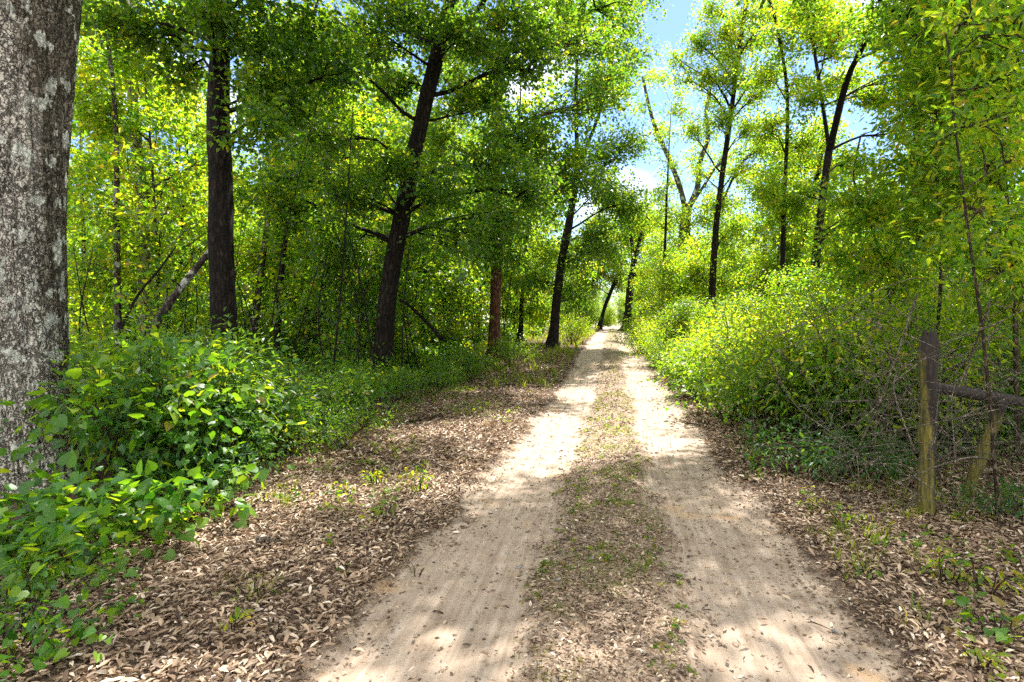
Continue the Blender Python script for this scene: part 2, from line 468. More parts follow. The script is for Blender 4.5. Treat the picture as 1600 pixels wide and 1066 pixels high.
def build_ground():
    xs = axis(-4.6, 3.6, .055, -260, 260, 1.16)
    ys = axis(1.6, 13, .055, -60, 420, 1.035)
    X, Y = np.meshgrid(xs, ys)
    Z = ground(X, Y)
    T = tracks(X, Y)
    # loose sand: fine ruts along the tracks
    u = edges(X, Y)
    Z = Z + T * (.010 * np.sin(u * 42 + 1.5 * fbm(Y * .9, u * 3, 31)) * fbm(u * 5, Y * .5, 33) + .012 * (fbm(X * 9, Y * 9, 34) - .5))
    V = np.stack([X, Y, Z], -1).reshape(-1, 3)
    ny, nx = X.shape
    i = (np.arange(ny - 1)[:, None] * nx + np.arange(nx - 1)[None]).ravel()
    Q = np.stack([i, i + 1, i + nx + 1, i + nx], -1)
    cx = V[Q].mean(1)
    road = (np.abs(edges(cx[:, 0], cx[:, 1]) + .02) < 1.42) & (cx[:, 1] < 125) & (cx[:, 1] > -30)
    masks = np.stack([T, strip(X, Y)], -1).reshape(-1, 2)
    for name, sel in (('dirt_road', road), ('ground', ~road)):
        q = Q[sel]; used = np.unique(q); mp = np.zeros(len(V), int); mp[used] = np.arange(len(used))
        g = Geo(); g.add(V[used], mp[q])
        me = g.mesh(name, M['earth'])
        for an, k in (('track', 0), ('strip', 1)):
            a_ = me.attributes.new(an, 'FLOAT', 'POINT'); a_.data.foreach_set('value', masks[used, k].astype(np.float32))
        tag(link(name, me), kind='structure')

def earth_mat():
    m, nt, out = nodes('sandy_earth')
    L = nt.links.new
    geo = N(nt, 'ShaderNodeNewGeometry')
    def noise(sc_, det=5.0, rough=.6, stretch=None):
        n = N(nt, 'ShaderNodeTexNoise', i_Scale=sc_, i_Detail=det, i_Roughness=rough)
        if stretch:
            mp = N(nt, 'ShaderNodeMapping'); mp.inputs['Scale'].default_value = stretch
            L(geo.outputs['Position'], mp.inputs[0]); L(mp.outputs[0], n.inputs['Vector'])
        else:
            L(geo.outputs['Position'], n.inputs['Vector'])
        return n
    nf = noise(60, 4); nm = noise(6, 6); nl = noise(1.1, 4); ns = noise(1.0, 5, .6, (22, .9, 4)); ng = noise(220, 2)
    sand = ramp(nt, [(.32, (.21, .155, .112)), (.5, (.335, .262, .20)), (.68, (.45, .37, .295))])
    mixn = N(nt, 'ShaderNodeMix', data_type='FLOAT', i_0=.6); L(nm.outputs['Fac'], mixn.inputs[2]); L(ns.outputs['Fac'], mixn.inputs[3])
    L(mixn.outputs[0], sand.inputs[0])
    # orange clay showing through here and there
    clay = ramp(nt, [(.60, (0, 0, 0)), (.70, (1, 1, 1))]); L(nl.outputs['Fac'], clay.inputs[0])
    s2 = N(nt, 'ShaderNodeMix', data_type='RGBA'); s2.inputs[7].default_value = (.52, .33, .17, 1)
    cm = N(nt, 'ShaderNodeMath', operation='MULTIPLY', i_1=.7); L(clay.outputs[0], cm.inputs[0])
    L(cm.outputs[0], s2.inputs[0]); L(sand.outputs[0], s2.inputs[6])
    # dark grains
    gr = ramp(nt, [(.30, (.35, .33, .3)), (.42, (1, 1, 1))]); L(nf.outputs['Fac'], gr.inputs[0])
    s3 = N(nt, 'ShaderNodeMix', data_type='RGBA', blend_type='MULTIPLY', i_0=.55); L(s2.outputs[2], s3.inputs[6]); L(gr.outputs[0], s3.inputs[7])
    soil = ramp(nt, [(.3, (.03, .02, .014)), (.5, (.085, .058, .04)), (.72, (.20, .145, .105))]); L(nf.outputs['Fac'], soil.inputs[0])
    soil2 = ramp(nt, [(.3, (.11, .08, .055)), (.5, (.24, .18, .13)), (.72, (.40, .32, .25))]); L(nf.outputs['Fac'], soil2.inputs[0])
    at_ = N(nt, 'ShaderNodeAttribute', attribute_name='track'); as_ = N(nt, 'ShaderNodeAttribute', attribute_name='strip')
    b1 = N(nt, 'ShaderNodeMix', data_type='RGBA'); L(as_.outputs['Fac'], b1.inputs[0]); L(soil.outputs[0], b1.inputs[6]); L(soil2.outputs[0], b1.inputs[7])
    # ragged edge of the sand
    e1 = N(nt, 'ShaderNodeMath', operation='MULTIPLY_ADD', i_1=1.3, i_2=-.65); L(nm.outputs['Fac'], e1.inputs[0])
    e2 = N(nt, 'ShaderNodeMath', operation='ADD'); L(at_.outputs['Fac'], e2.inputs[0]); L(e1.outputs[0], e2.inputs[1])
    er = ramp(nt, [(.15, (0, 0, 0)), (.85, (1, 1, 1))]); L(e2.outputs[0], er.inputs[0])
    b2 = N(nt, 'ShaderNodeMix', data_type='RGBA'); L(er.outputs[0], b2.inputs[0]); L(b1.outputs[2], b2.inputs[6]); L(s3.outputs[2], b2.inputs[7])
    p = N(nt, 'ShaderNodeBsdfPrincipled', i_Roughness=.95); p.inputs['Specular IOR Level'].default_value = .15
    L(b2.outputs[2], p.inputs['Base Color'])
    h1 = N(nt, 'ShaderNodeMath', operation='MULTIPLY_ADD', i_1=.35); L(ng.outputs['Fac'], h1.inputs[0]); L(nf.outputs['Fac'], h1.inputs[2])
    h2 = N(nt, 'ShaderNodeMath', operation='MULTIPLY_ADD', i_1=1.2); L(ns.outputs['Fac'], h2.inputs[0]); L(h1.outputs[0], h2.inputs[2])
    bp = N(nt, 'ShaderNodeBump', i_Strength=.55, i_Distance=.018); L(h2.outputs[0], bp.inputs['Height']); L(bp.outputs[0], p.inputs['Normal'])
    L(p.outputs[0], out.inputs[0])
    return m
M['earth'] = earth_mat()
build_ground()

# ------------------------------------------------------------------ leaf litter (nobody could count it)
rng = np.random.default_rng(5)
def scatter(n, x0, x1, y0, y1, dens):
    """points with density weight dens(x, y)"""
    x = rng.uniform(x0, x1, n); y = rng.uniform(y0, y1, n)
    k = rng.random(n) < dens(x, y)
    return x[k], y[k]

def litter_density(x, y):
    t = tracks(x, y); s = strip(x, y)
    d = (1 - t) ** 2
    d = d * np.where(s > .3, .26 + .34 * sstep(.45, .7, fbm(x * 1.5, y * 1.5, 44)), 1)
    out_ = sstep(1.0, 2.0, np.abs(x))
    d = d * np.where(s > .3, 1, .35 + .65 * out_) * (.55 + .6 * fbm(x * 1.3, y * 1.3, 41))
    return d + .006
g = Geo()
def litter(n, x0, x1, y0, y1, size):
    x, y = scatter(n, x0, x1, y0, y1, litter_density)
    m = len(x)
    st = strip(x, y) > .3
    z = ground(x, y) + rng.uniform(.002, .026, m)
    A = rng.normal(0, 1, (m, 3)) * np.array([1, 1, .22]); Nn = rng.normal(0, .28, (m, 3)) + np.array([0, 0, 1])
    S = size * (.45 + .9 * rng.random(m) ** 1.3) * np.where(st, .62, 1)
    leaves(g, np.stack([x, y, z], -1), A, Nn, S, 'dry', rng, np.clip(rng.normal(.5, .24, m), 0, 1))
litter(100000, -4.6, 4.2, 1.7, 6.0, .054)
litter(84000, -6.0, 5.0, 6.0, 13.0, .074)
litter(30000, -7.0, 5.0, 13.0, 24.0, .11)
litter(9000, -7.0, 5.0, 24.0, 50.0, .16)
tag(link('leaf_litter', g.mesh('leaf_litter', M['dry_leaf'])), 'brown dry oak leaves lying on the verges of the track', 'leaf litter', kind='stuff')

# fine debris: grit and crumbs on the middle strip and along the ruts
g = Geo()
def crumbs(n, y0, y1, s0):
    x, y = scatter(n, -2.2, 2.0, y0, y1, lambda x, y: strip(x, y) * .8 + .3 * (1 - tracks(x, y)) + .035 + .16 * np.exp(-((edges(x, y) + .05) / .62) ** 2) + .5 * np.exp(-((np.abs(edges(x, y) + .04) - 1.33) / .2) ** 2))
    m = len(x); z = ground(x, y) + .002
    A = rng.normal(0, 1, (m, 3)) * np.array([1, 1, .25]); Nn = rng.normal(0, .4, (m, 3)) + np.array([0, 0, 1])
    leaves(g, np.stack([x, y, z], -1), A, Nn, s0 * rng.uniform(.4, 1.4, m), 'rhomb', rng, np.clip(rng.normal(.35, .25, m), 0, 1))
crumbs(80000, 1.7, 7, .030); crumbs(30000, 7, 22, .055)
tag(link('ground_debris', g.mesh('ground_debris', M['dry_leaf'])), 'crumbled leaf bits strewn along the middle strip of the track', 'debris', kind='stuff')

# grit
def stone_mat(name, a, b, c):
    m, nt, out = nodes(name)
    tc = N(nt, 'ShaderNodeTexCoord'); n = N(nt, 'ShaderNodeTexNoise', i_Scale=30.0, i_Detail=5.0)
    nt.links.new(tc.outputs['Object'], n.inputs['Vector'])
    r = ramp(nt, [(.3, a), (.5, b), (.7, c)]); nt.links.new(n.outputs['Fac'], r.inputs[0])
    p = N(nt, 'ShaderNodeBsdfPrincipled', i_Roughness=.85); nt.links.new(r.outputs[0], p.inputs['Base Color'])
    bp = N(nt, 'ShaderNodeBump', i_Strength=.4, i_Distance=.01); nt.links.new(n.outputs['Fac'], bp.inputs['Height']); nt.links.new(bp.outputs[0], p.inputs['Normal'])
    nt.links.new(p.outputs[0], out.inputs[0]); return m
M['stone'] = stone_mat('grey_stone', (.12, .11, .10), (.22, .21, .20), (.36, .35, .33))
M['tan_stone'] = stone_mat('tan_stone', (.16, .11, .08), (.30, .22, .16), (.45, .36, .28))

def rock(seed, s, flat=.6):
    r_ = np.random.default_rng(seed)
    bm = bmesh.new(); bmesh.ops.create_icosphere(bm, subdivisions=2, radius=1)
    V = np.array([v.co for v in bm.verts]); Fc = np.array([[v.index for v in f.verts] for f in bm.faces]); bm.free()
    for _ in range(9):
        d = unit(r_.normal(0, 1, 3)); c = r_.uniform(.45, .85); t = V @ d
        V = V - np.maximum(t - c, 0)[:, None] * d
    V = V * np.array([1, r_.uniform(.6, .9), flat]) * s
    return V, Fc
g = Geo()
x, y = scatter(2600, -1.9, 1.9, 1.8, 12, lambda x, y: .12 + .7 * strip(x, y))
for i in range(len(x)):
    V, Fc = rock(i % 40, rng.uniform(.003, .011))
    g.add(V + np.array([x[i], y[i], gz(x[i], y[i]) + .002]), None, Fc)
tag(link('gravel', g.mesh('gravel', M['stone'], (0, 0, 0), False)), 'small grey grit scattered over the sandy track', 'gravel', kind='stuff')

for k, (px, py, s, mt, lab) in enumerate([
        (688, 854, .030, 'tan_stone', 'pale rounded stone alone in the sunny spot of the left wheel track'),
        (634, 916, .022, 'tan_stone', 'dark little stone near the outer edge of the left wheel track'),
        (791, 867, .018, 'stone', 'dark grey pebble on the inner side of the left wheel track'),
        (810, 888, .026, 'stone', 'flat blue grey stone where left wheel track meets the middle strip'),
        (926, 875, .026, 'stone', 'grey stone half sunk in the middle strip among green sprouts'),
        (873, 907, .024, 'stone', 'light grey stone on the left border of the middle strip'),
        (842, 1039, .020, 'stone', 'light pebble low on the middle strip nearest the viewer'),
        (1040, 898, .022, 'stone', 'grey stone on the right border of the middle strip'),
        (1088, 941, .024, 'tan_stone', 'brown stone on the inner side of the right wheel track'),
        (1151, 1010, .026, 'tan_stone', 'dark curled clod in the right wheel track nearest the viewer'),
        (876, 734, .036, 'stone', 'dark stone left of the middle strip farther up the track'),
        (1305, 990, .026, 'stone', 'flat grey stone at the outer edge of the right wheel track')]):
    P = gp(px, py); V, Fc = rock(100 + k, s, .55)
    g = Geo(); g.add(V, None, Fc)
    o = link('stone', g.mesh('stone', M[mt], (0, 0, 0), False), None, (P[0], P[1], gz(P[0], P[1]) + s * .25))
    o.rotation_euler = (0, 0, k * 1.3); tag(o, lab, 'stone', 'stones lying on the track')

# sticks on the verge
def stick(pix, r, lab, mat='stem', lift=.02, sub=True, name='fallen_stick'):
    P = []
    for q in pix:
        p = gp(*q); p[2] = gz(p[0], p[1]) + r + lift; P.append(p)
    S = spline(P, 14); S[:, 2] += rng.normal(0, r * .3, 14)
    g = Geo(); tube(g, S, np.linspace(r, r * .45, 14), 7, .12, rng)
    if sub:
        d = unit(S[-1] - S[0]); side = np.array([-d[1], d[0], .25])
        for t, sg in ((4, 1), (8, -1), (10, 1)):
            e = S[t] + (d * .8 + side * sg) * rng.uniform(6, 10) * r
            tube(g, spline([S[t], (S[t] + e) / 2 + rng.normal(0, r, 3), e], 5), np.linspace(r * .5, r * .2, 5), 5, 0, None)
    b = S[0]
    tag(link(name, g.mesh(name, M[mat], b), None, tuple(b)), lab, 'stick')
stick([(640, 664), (665, 658), (692, 652)], .022, 'dark crooked stick lying across the sunny left leaf litter')
stick([(402, 846), (420, 849), (437, 853)], .020, 'short thick piece of broken branch on litter near leafy vines', 'twig', 0, False)
stick([(700, 650), (715, 640), (735, 632)], .016, 'pale thin twig on the left verge near the shaded leaf patch', 'twig')
stick([(1062, 608), (1082, 612), (1104, 615)], .030, 'pale fallen branch at the foot of the right thicket', 'twig', .03)

g = Geo()
x, y = scatter(900, -4.4, 4.0, 1.8, 14, lambda x, y: .06 + .9 * (1 - tracks(x, y)) * sstep(.4, .7, fbm(x * .9, y * .9, 47)))
for i in range(len(x)):
    a = rng.uniform(0, 6.28); ln = rng.uniform(.05, .32); z = gz(x[i], y[i]) + .018
    d = np.array([math.cos(a), math.sin(a), 0]) * ln; b0 = np.array([x[i], y[i], z])
    tube(g, spline([b0 - d / 2, b0 + rng.normal(0, .07 * ln, 3) * [1, 1, .3], b0 + d / 2 + [0, 0, rng.uniform(0, .02)]], 5), np.linspace(rng.uniform(.0015, .0045), .001, 5), 4, 0, None, False)
tag(link('fallen_twigs', g.mesh('fallen_twigs', M['stem'])), 'thin broken twigs lying in the leaf litter', 'twigs', kind='stuff')

# ------------------------------------------------------------------ grass and small weeds
g = Geo()
def grass(n, x0, x1, y0, y1, dens, size, k=7):
    x, y = scatter(n, x0, x1, y0, y1, dens)
    for i in range(len(x)):
        m = int(rng.integers(3, k)); a = rng.uniform(0, 6.283, m); tl = rng.uniform(.15, .9, m)
        A = np.stack([np.cos(a) * tl, np.sin(a) * tl, np.ones(m)], -1)
        Nn = np.stack([-np.cos(a), -np.sin(a), tl], -1)
        P = np.stack([x[i] + rng.normal(0, .02, m), y[i] + rng.normal(0, .02, m), np.full(m, gz(x[i], y[i]))], -1)
        leaves(g, P, A, Nn, size * rng.uniform(.5, 1.3, m), 'blade', rng)
pat = lambda x, y: sstep(.50, .68, fbm(x * 1.1, y * .9, 51))
grass(4200, -4.2, -1.6, 4.5, 16, lambda x, y: pat(x, y) * .5 * sstep(1.6, 3.2, -x), .10)
grass(2600, -5.0, -1.5, 14, 60, lambda x, y: .25 + .6 * pat(x, y), .30, 9)
grass(2400, 1.4, 3.2, 3, 14, lambda x, y: pat(x, y) * .4, .11)
grass(700, 1.3, 2.2, 18, 60, lambda x, y: .3 + .5 * pat(x, y), .26, 9)
grass(8000, -.5, .45, 1.8, 14, lambda x, y: strip(x, y) * sstep(.40, .62, fbm(x * 2.2, y * 1.6, 53)) * .8, .036, 6)
grass(700, -.45, .4, 14, 60, lambda x, y: strip(x, y) * .6, .10, 7)
tag(link('grass', g.mesh('grass', M['grass'])), 'thin yellow green grass on verges and middle strip', 'grass', kind='stuff')

# creeping broad sprouts on the strip and verges
g = Geo()
def sprouts(n, x0, x1, y0, y1, dens, size, h):
    x, y = scatter(n, x0, x1, y0, y1, dens)
    m = len(x) * 5
    xx = np.repeat(x, 5) + rng.normal(0, h * .45, m); yy = np.repeat(y, 5) + rng.normal(0, h * .45, m)
    z = ground(xx, yy) + rng.uniform(.01, h, m)
    A = rng.normal(0, 1, (m, 3)) * np.array([1, 1, .35]); Nn = rng.normal(0, .35, (m, 3)) + np.array([0, 0, 1])
    leaves(g, np.stack([xx, yy, z], -1), A, Nn, size * rng.uniform(.5, 1.3, m), 'broad', rng)
sprouts(1700, -.55, .45, 1.8, 12, lambda x, y: strip(x, y) * sstep(.42, .66, fbm(x * 2, y * 1.5, 55)) * .7, .030, .025)
sprouts(3200, -4.4, -1.7, 3, 14, lambda x, y: pat(x, y + 5) * .25 + .3 * sstep(3.2, 4.0, -x), .055, .09)
sprouts(1500, 1.6, 4.2, 2.4, 12, lambda x, y: pat(x, y + 9) * .3 + .12, .055, .08)
tag(link('ground_cover', g.mesh('ground_cover', M['lime_leaf'], (0, 0, 0), False)), 'small green sprouts creeping among the dry leaves', 'ground cover', kind='stuff')

# weeds one can point to
def weed(px, py, h, r, nst, nl, size, shape, mat, lab, name='weed', seed=0):
    r_ = np.random.default_rng(700 + seed); P = gp(px, py)
    wood = Geo(); L = newL()
    shrub_geo(r_, h, r, nst, nl, size, shape, wood=wood, L=L, sigma=.02, tone=.7, upn=.8)
    root = empty(name, (P[0], P[1], gz(P[0], P[1]))); tag(root, lab, 'weed', 'weeds growing on the verges')
    link('stems', wood.mesh('stems', M['stem']), root)
    link('leaves', leafgeo(L, shape, r_).mesh('leaves', M[mat], (0, 0, 0), False), root)
for k, a in enumerate([
        (400, 935, .13, .16, 12, 60, .085, 'blade', 'grass', 'yellow green grassy tuft in the middle of the left litter'),
        (364, 995, .17, .05, 4, 16, .06, 'ell', 'lime_leaf', 'small upright lime green sprout nearest the viewer on left litter'),
        (655, 768, .20, .12, 9, 60, .06, 'ell', 'lime_leaf', 'yellow lit weed on pale litter by the left wheel track'),
        (586, 760, .20, .10, 8, 46, .06, 'ell', 'lime_leaf', 'bright yellowish weed left of the sunlit litter patch'),
        (600, 812, .16, .12, 7, 40, .055, 'ell', 'bush_leaf', 'green broad weed below the bright yellowish weed'),
        (535, 705, .25, .15, 8, 50, .07, 'ell', 'bush_leaf', 'green weed between leafy thicket and litter on the left'),
        (650, 900, .07, .08, 6, 26, .04, 'blade', 'grass', 'tiny grass tuft at the edge of the left wheel track'),
        (1180, 735, .20, .14, 9, 60, .055, 'ell', 'lime_leaf', 'low yellow green weed on right verge beside the wheel track'),
        (1272, 800, .14, .08, 6, 30, .05, 'ell', 'lime_leaf', 'thin pale weed on the right verge left of the post'),
        (1330, 825, .16, .20, 9, 60, .055, 'ell', 'bush_leaf', 'spreading green weed at the foot of the mossy post'),
        (1478, 910, .20, .16, 9, 70, .055, 'ell', 'lime_leaf', 'bright yellow lit sprout cluster on the right litter'),
        (1540, 930, .20, .14, 8, 50, .06, 'ell', 'lime_leaf', 'yellow green sprout beside the bright sprout cluster'),
        (1360, 905, .10, .10, 6, 30, .05, 'ell', 'bush_leaf', 'small green weed on litter near the right wheel track edge'),
        (1560, 1000, .12, .16, 8, 26, .062, 'heart', 'vine_leaf', 'broad leaved green vine sprout at right edge of the litter'),
        (1540, 1045, .10, .10, 6, 24, .07, 'ell', 'grass', 'orange yellow sprout nearest the viewer on the right litter')]):
    weed(*a, seed=k)

# ------------------------------------------------------------------ sky, sun
w = bpy.data.worlds.new('World'); sc.world = w; w.use_nodes = True
nt = w.node_tree; nt.nodes.clear()
SUN_EL, SUN_AZ = R(62), R(12)
wo = nt.nodes.new('ShaderNodeOutputWorld'); bg = nt.nodes.new('ShaderNodeBackground')
sky = nt.nodes.new('ShaderNodeTexSky'); sky.sky_type = 'NISHITA'; sky.sun_disc = False
sky.sun_elevation = SUN_EL; sky.sun_rotation = SUN_AZ; sky.air_density = 1.0; sky.dust_density = .4; sky.ozone_density = 2.0
tc = nt.nodes.new('ShaderNodeTexCoord')
mp = nt.nodes.new('ShaderNodeMapping'); mp.inputs['Scale'].default_value = (1, 1, 2.2); nt.links.new(tc.outputs['Generated'], mp.inputs[0])
cn = nt.nodes.new('ShaderNodeTexNoise'); cn.inputs['Scale'].default_value = 3.2; cn.inputs['Detail'].default_value = 7; cn.inputs['Roughness'].default_value = .55
nt.links.new(mp.outputs[0], cn.inputs['Vector'])
sy = nt.nodes.new('ShaderNodeSeparateXYZ'); nt.links.new(tc.outputs['Generated'], sy.inputs[0])
ca = N(nt, 'ShaderNodeMath', operation='MULTIPLY_ADD', i_1=-.21); nt.links.new(sy.outputs['Y'], ca.inputs[0]); nt.links.new(cn.outputs['Fac'], ca.inputs[2])  # added cloud bias: denser behind the camera, as unseen neutral fill light
cr = ramp(nt, [(.36, (0, 0, 0)), (.60, (1, 1, 1))]); nt.links.new(ca.outputs[0], cr.inputs[0])
mx = N(nt, 'ShaderNodeMix', data_type='RGBA'); mx.inputs[7].default_value = (6.0, 5.8, 5.5, 1)
hv = N(nt, 'ShaderNodeHueSaturation', i_Hue=.514, i_Saturation=1.22, i_Value=.62); nt.links.new(sky.outputs[0], hv.inputs['Color'])
nt.links.new(cr.outputs[0], mx.inputs[0]); nt.links.new(hv.outputs[0], mx.inputs[6])
nt.links.new(mx.outputs[2], bg.inputs[0]); bg.inputs[1].default_value = .15
nt.links.new(bg.outputs[0], wo.inputs[0])
sd = bpy.data.lights.new('sun', 'SUN'); sd.energy = 4.8; sd.angle = R(.7); sd.color = (1, .95, .87)
so = bpy.data.objects.new('sun', sd); C.objects.link(so)
sv = Vector((math.sin(SUN_AZ) * math.cos(SUN_EL), math.cos(SUN_AZ) * math.cos(SUN_EL), math.sin(SUN_EL)))
so.rotation_euler = sv.to_track_quat('Z', 'Y').to_euler(); so.location = (20, 20, 60)

cd = bpy.data.cameras.new('camera'); cd.lens = 20.0; cd.sensor_width = 36; cd.clip_end = 1500; cd.clip_start = .05
co = bpy.data.objects.new('camera', cd); C.objects.link(co); co.location = tuple(CAM); co.rotation_euler = (R(90) + PITCH, 0, YAW)
sc.camera = co
sc.view_settings.view_transform = 'Standard'; sc.view_settings.look = 'None'; sc.view_settings.gamma = 1; sc.view_settings.exposure = 1.78
sc.cycles.use_denoising = False
sc.cycles.max_bounces = 5; sc.cycles.diffuse_bounces = 3; sc.cycles.transmission_bounces = 3; sc.cycles.glossy_bounces = 2
sc.cycles.sample_clamp_indirect = 4
sc.cycles.use_adaptive_sampling = True; sc.cycles.adaptive_threshold = .02
# ------------------------------------------------------------------ the big lichened trunk in front on the left
def lichen_bark():
    m, nt, out = nodes('lichened_bark'); L = nt.links.new
    tc = N(nt, 'ShaderNodeTexCoord'); O = tc.outputs['Object']
    def mapped(s):
        mp = N(nt, 'ShaderNodeMapping'); mp.inputs['Scale'].default_value = s; L(O, mp.inputs[0]); return mp.outputs[0]
    wob = N(nt, 'ShaderNodeTexNoise', i_Scale=14.0, i_Detail=6.0, i_Roughness=.6); L(O, wob.inputs['Vector'])
    mv = N(nt, 'ShaderNodeMix', data_type='VECTOR', i_0=.11); L(mapped((1, 1, .55)), mv.inputs[4]); L(wob.outputs['Color'], mv.inputs[5])
    vo = N(nt, 'ShaderNodeTexVoronoi', feature='DISTANCE_TO_EDGE', i_Scale=34.0); L(mv.outputs[1], vo.inputs['Vector'])
    vb = N(nt, 'ShaderNodeTexVoronoi', feature='DISTANCE_TO_EDGE', i_Scale=13.0); L(mv.outputs[1], vb.inputs['Vector'])
    vc = N(nt, 'ShaderNodeTexVoronoi', feature='F1', i_Scale=34.0); L(mv.outputs[1], vc.inputs['Vector'])
    fine = N(nt, 'ShaderNodeTexNoise', i_Scale=70.0, i_Detail=6.0, i_Roughness=.7); L(mapped((1, 1, .6)), fine.inputs['Vector'])
    big = N(nt, 'ShaderNodeTexNoise', i_Scale=2.2, i_Detail=5.0, i_Roughness=.62); L(mapped((1, 1, .55)), big.inputs['Vector'])
    plate = ramp(nt, [(.25, (.27, .255, .225)), (.5, (.46, .445, .405)), (.75, (.62, .605, .565))]); L(fine.outputs['Fac'], plate.inputs[0])
    # each plate a little different
    pm = N(nt, 'ShaderNodeMix', data_type='RGBA', blend_type='MULTIPLY', i_0=.5)
    hs = N(nt, 'ShaderNodeSeparateColor'); L(vc.outputs['Color'], hs.inputs[0])
    pr = ramp(nt, [(0, (.45, .42, .38)), (1, (1.15, 1.12, 1.05))]); L(hs.outputs[0], pr.inputs[0])
    L(plate.outputs[0], pm.inputs[6]); L(pr.outputs[0], pm.inputs[7])
    # darker tone with a wandering border, stronger to one side and higher up
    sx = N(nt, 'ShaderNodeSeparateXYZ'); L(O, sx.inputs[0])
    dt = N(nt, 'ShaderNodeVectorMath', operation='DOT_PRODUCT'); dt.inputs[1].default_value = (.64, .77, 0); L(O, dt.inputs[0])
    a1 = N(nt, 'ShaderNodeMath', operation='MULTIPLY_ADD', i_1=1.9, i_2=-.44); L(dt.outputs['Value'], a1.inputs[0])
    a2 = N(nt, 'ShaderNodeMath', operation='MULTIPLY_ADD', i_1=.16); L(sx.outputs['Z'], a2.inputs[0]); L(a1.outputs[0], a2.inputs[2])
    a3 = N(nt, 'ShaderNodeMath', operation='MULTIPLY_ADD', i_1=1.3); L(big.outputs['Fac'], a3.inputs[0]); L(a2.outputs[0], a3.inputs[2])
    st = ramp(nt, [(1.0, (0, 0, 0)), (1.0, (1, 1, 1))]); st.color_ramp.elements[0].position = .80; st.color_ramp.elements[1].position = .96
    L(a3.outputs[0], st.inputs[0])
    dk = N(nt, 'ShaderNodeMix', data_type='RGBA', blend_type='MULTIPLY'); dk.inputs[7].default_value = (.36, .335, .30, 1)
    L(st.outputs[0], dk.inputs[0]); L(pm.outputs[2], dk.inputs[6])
    # cracks
    c1 = ramp(nt, [(.01, (0, 0, 0)), (.11, (1, 1, 1))]); L(vo.outputs['Distance'], c1.inputs[0])
    c2 = ramp(nt, [(.0, (0, 0, 0)), (.07, (1, 1, 1))]); L(vb.outputs['Distance'], c2.inputs[0])
    cm = N(nt, 'ShaderNodeMath', operation='MULTIPLY'); L(c1.outputs[0], cm.inputs[0]); L(c2.outputs[0], cm.inputs[1])
    cn_ = ramp(nt, [(.36, (.55, .55, .55)), (.56, (0, 0, 0))]); L(big.outputs['Fac'], cn_.inputs[0])
    cx = N(nt, 'ShaderNodeMath', operation='MAXIMUM'); L(cm.outputs[0], cx.inputs[0]); L(cn_.outputs[0], cx.inputs[1])
    ck = N(nt, 'ShaderNodeMix', data_type='RGBA'); ck.inputs[6].default_value = (.03, .024, .019, 1)
    L(cx.outputs[0], ck.inputs[0]); L(dk.outputs[2], ck.inputs[7])
    # pale crusts of lichen: blots of several sizes with crisp ragged rims
    ln = N(nt, 'ShaderNodeTexNoise', i_Scale=9.0, i_Detail=5.0, i_Roughness=.55); L(mapped((1, 1, .75)), ln.inputs['Vector'])
    l2 = N(nt, 'ShaderNodeTexVoronoi', feature='F1', i_Scale=8.5); L(mv.outputs[1], l2.inputs['Vector'])
    lm = N(nt, 'ShaderNodeMath', operation='MULTIPLY_ADD', i_1=-.42); L(l2.outputs['Distance'], lm.inputs[0]); L(ln.outputs['Fac'], lm.inputs[2])
    lf = N(nt, 'ShaderNodeMath', operation='MULTIPLY_ADD', i_1=.14); L(fine.outputs['Fac'], lf.inputs[0]); L(lm.outputs[0], lf.inputs[2])
    lr = ramp(nt, [(.44, (0, 0, 0)), (.47, (1, 1, 1))]); L(lf.outputs[0], lr.inputs[0])
    lc = ramp(nt, [(.3, (.34, .36, .31)), (.7, (.66, .68, .62))]); L(fine.outputs['Fac'], lc.inputs[0])
    fin = N(nt, 'ShaderNodeMix', data_type='RGBA'); L(lr.outputs[0], fin.inputs[0]); L(ck.outputs[2], fin.inputs[6]); L(lc.outputs[0], fin.inputs[7])
    p = N(nt, 'ShaderNodeBsdfPrincipled', i_Roughness=.92); p.inputs['Specular IOR Level'].default_value = .15
    L(fin.outputs[2], p.inputs['Base Color'])
    h1 = N(nt, 'ShaderNodeMath', operation='MULTIPLY_ADD', i_1=.5); L(fine.outputs['Fac'], h1.inputs[0]); L(cm.outputs[0], h1.inputs[2])
    h2 = N(nt, 'ShaderNodeMath', operation='MULTIPLY_ADD', i_1=.25); L(lr.outputs[0], h2.inputs[0]); L(h1.outputs[0], h2.inputs[2])
    b = N(nt, 'ShaderNodeBump', i_Strength=.9, i_Distance=.02); L(h2.outputs[0], b.inputs['Height']); L(b.outputs[0], p.inputs['Normal'])
    L(p.outputs[0], out.inputs[0])
    return m
M['lichen_bark'] = lichen_bark()

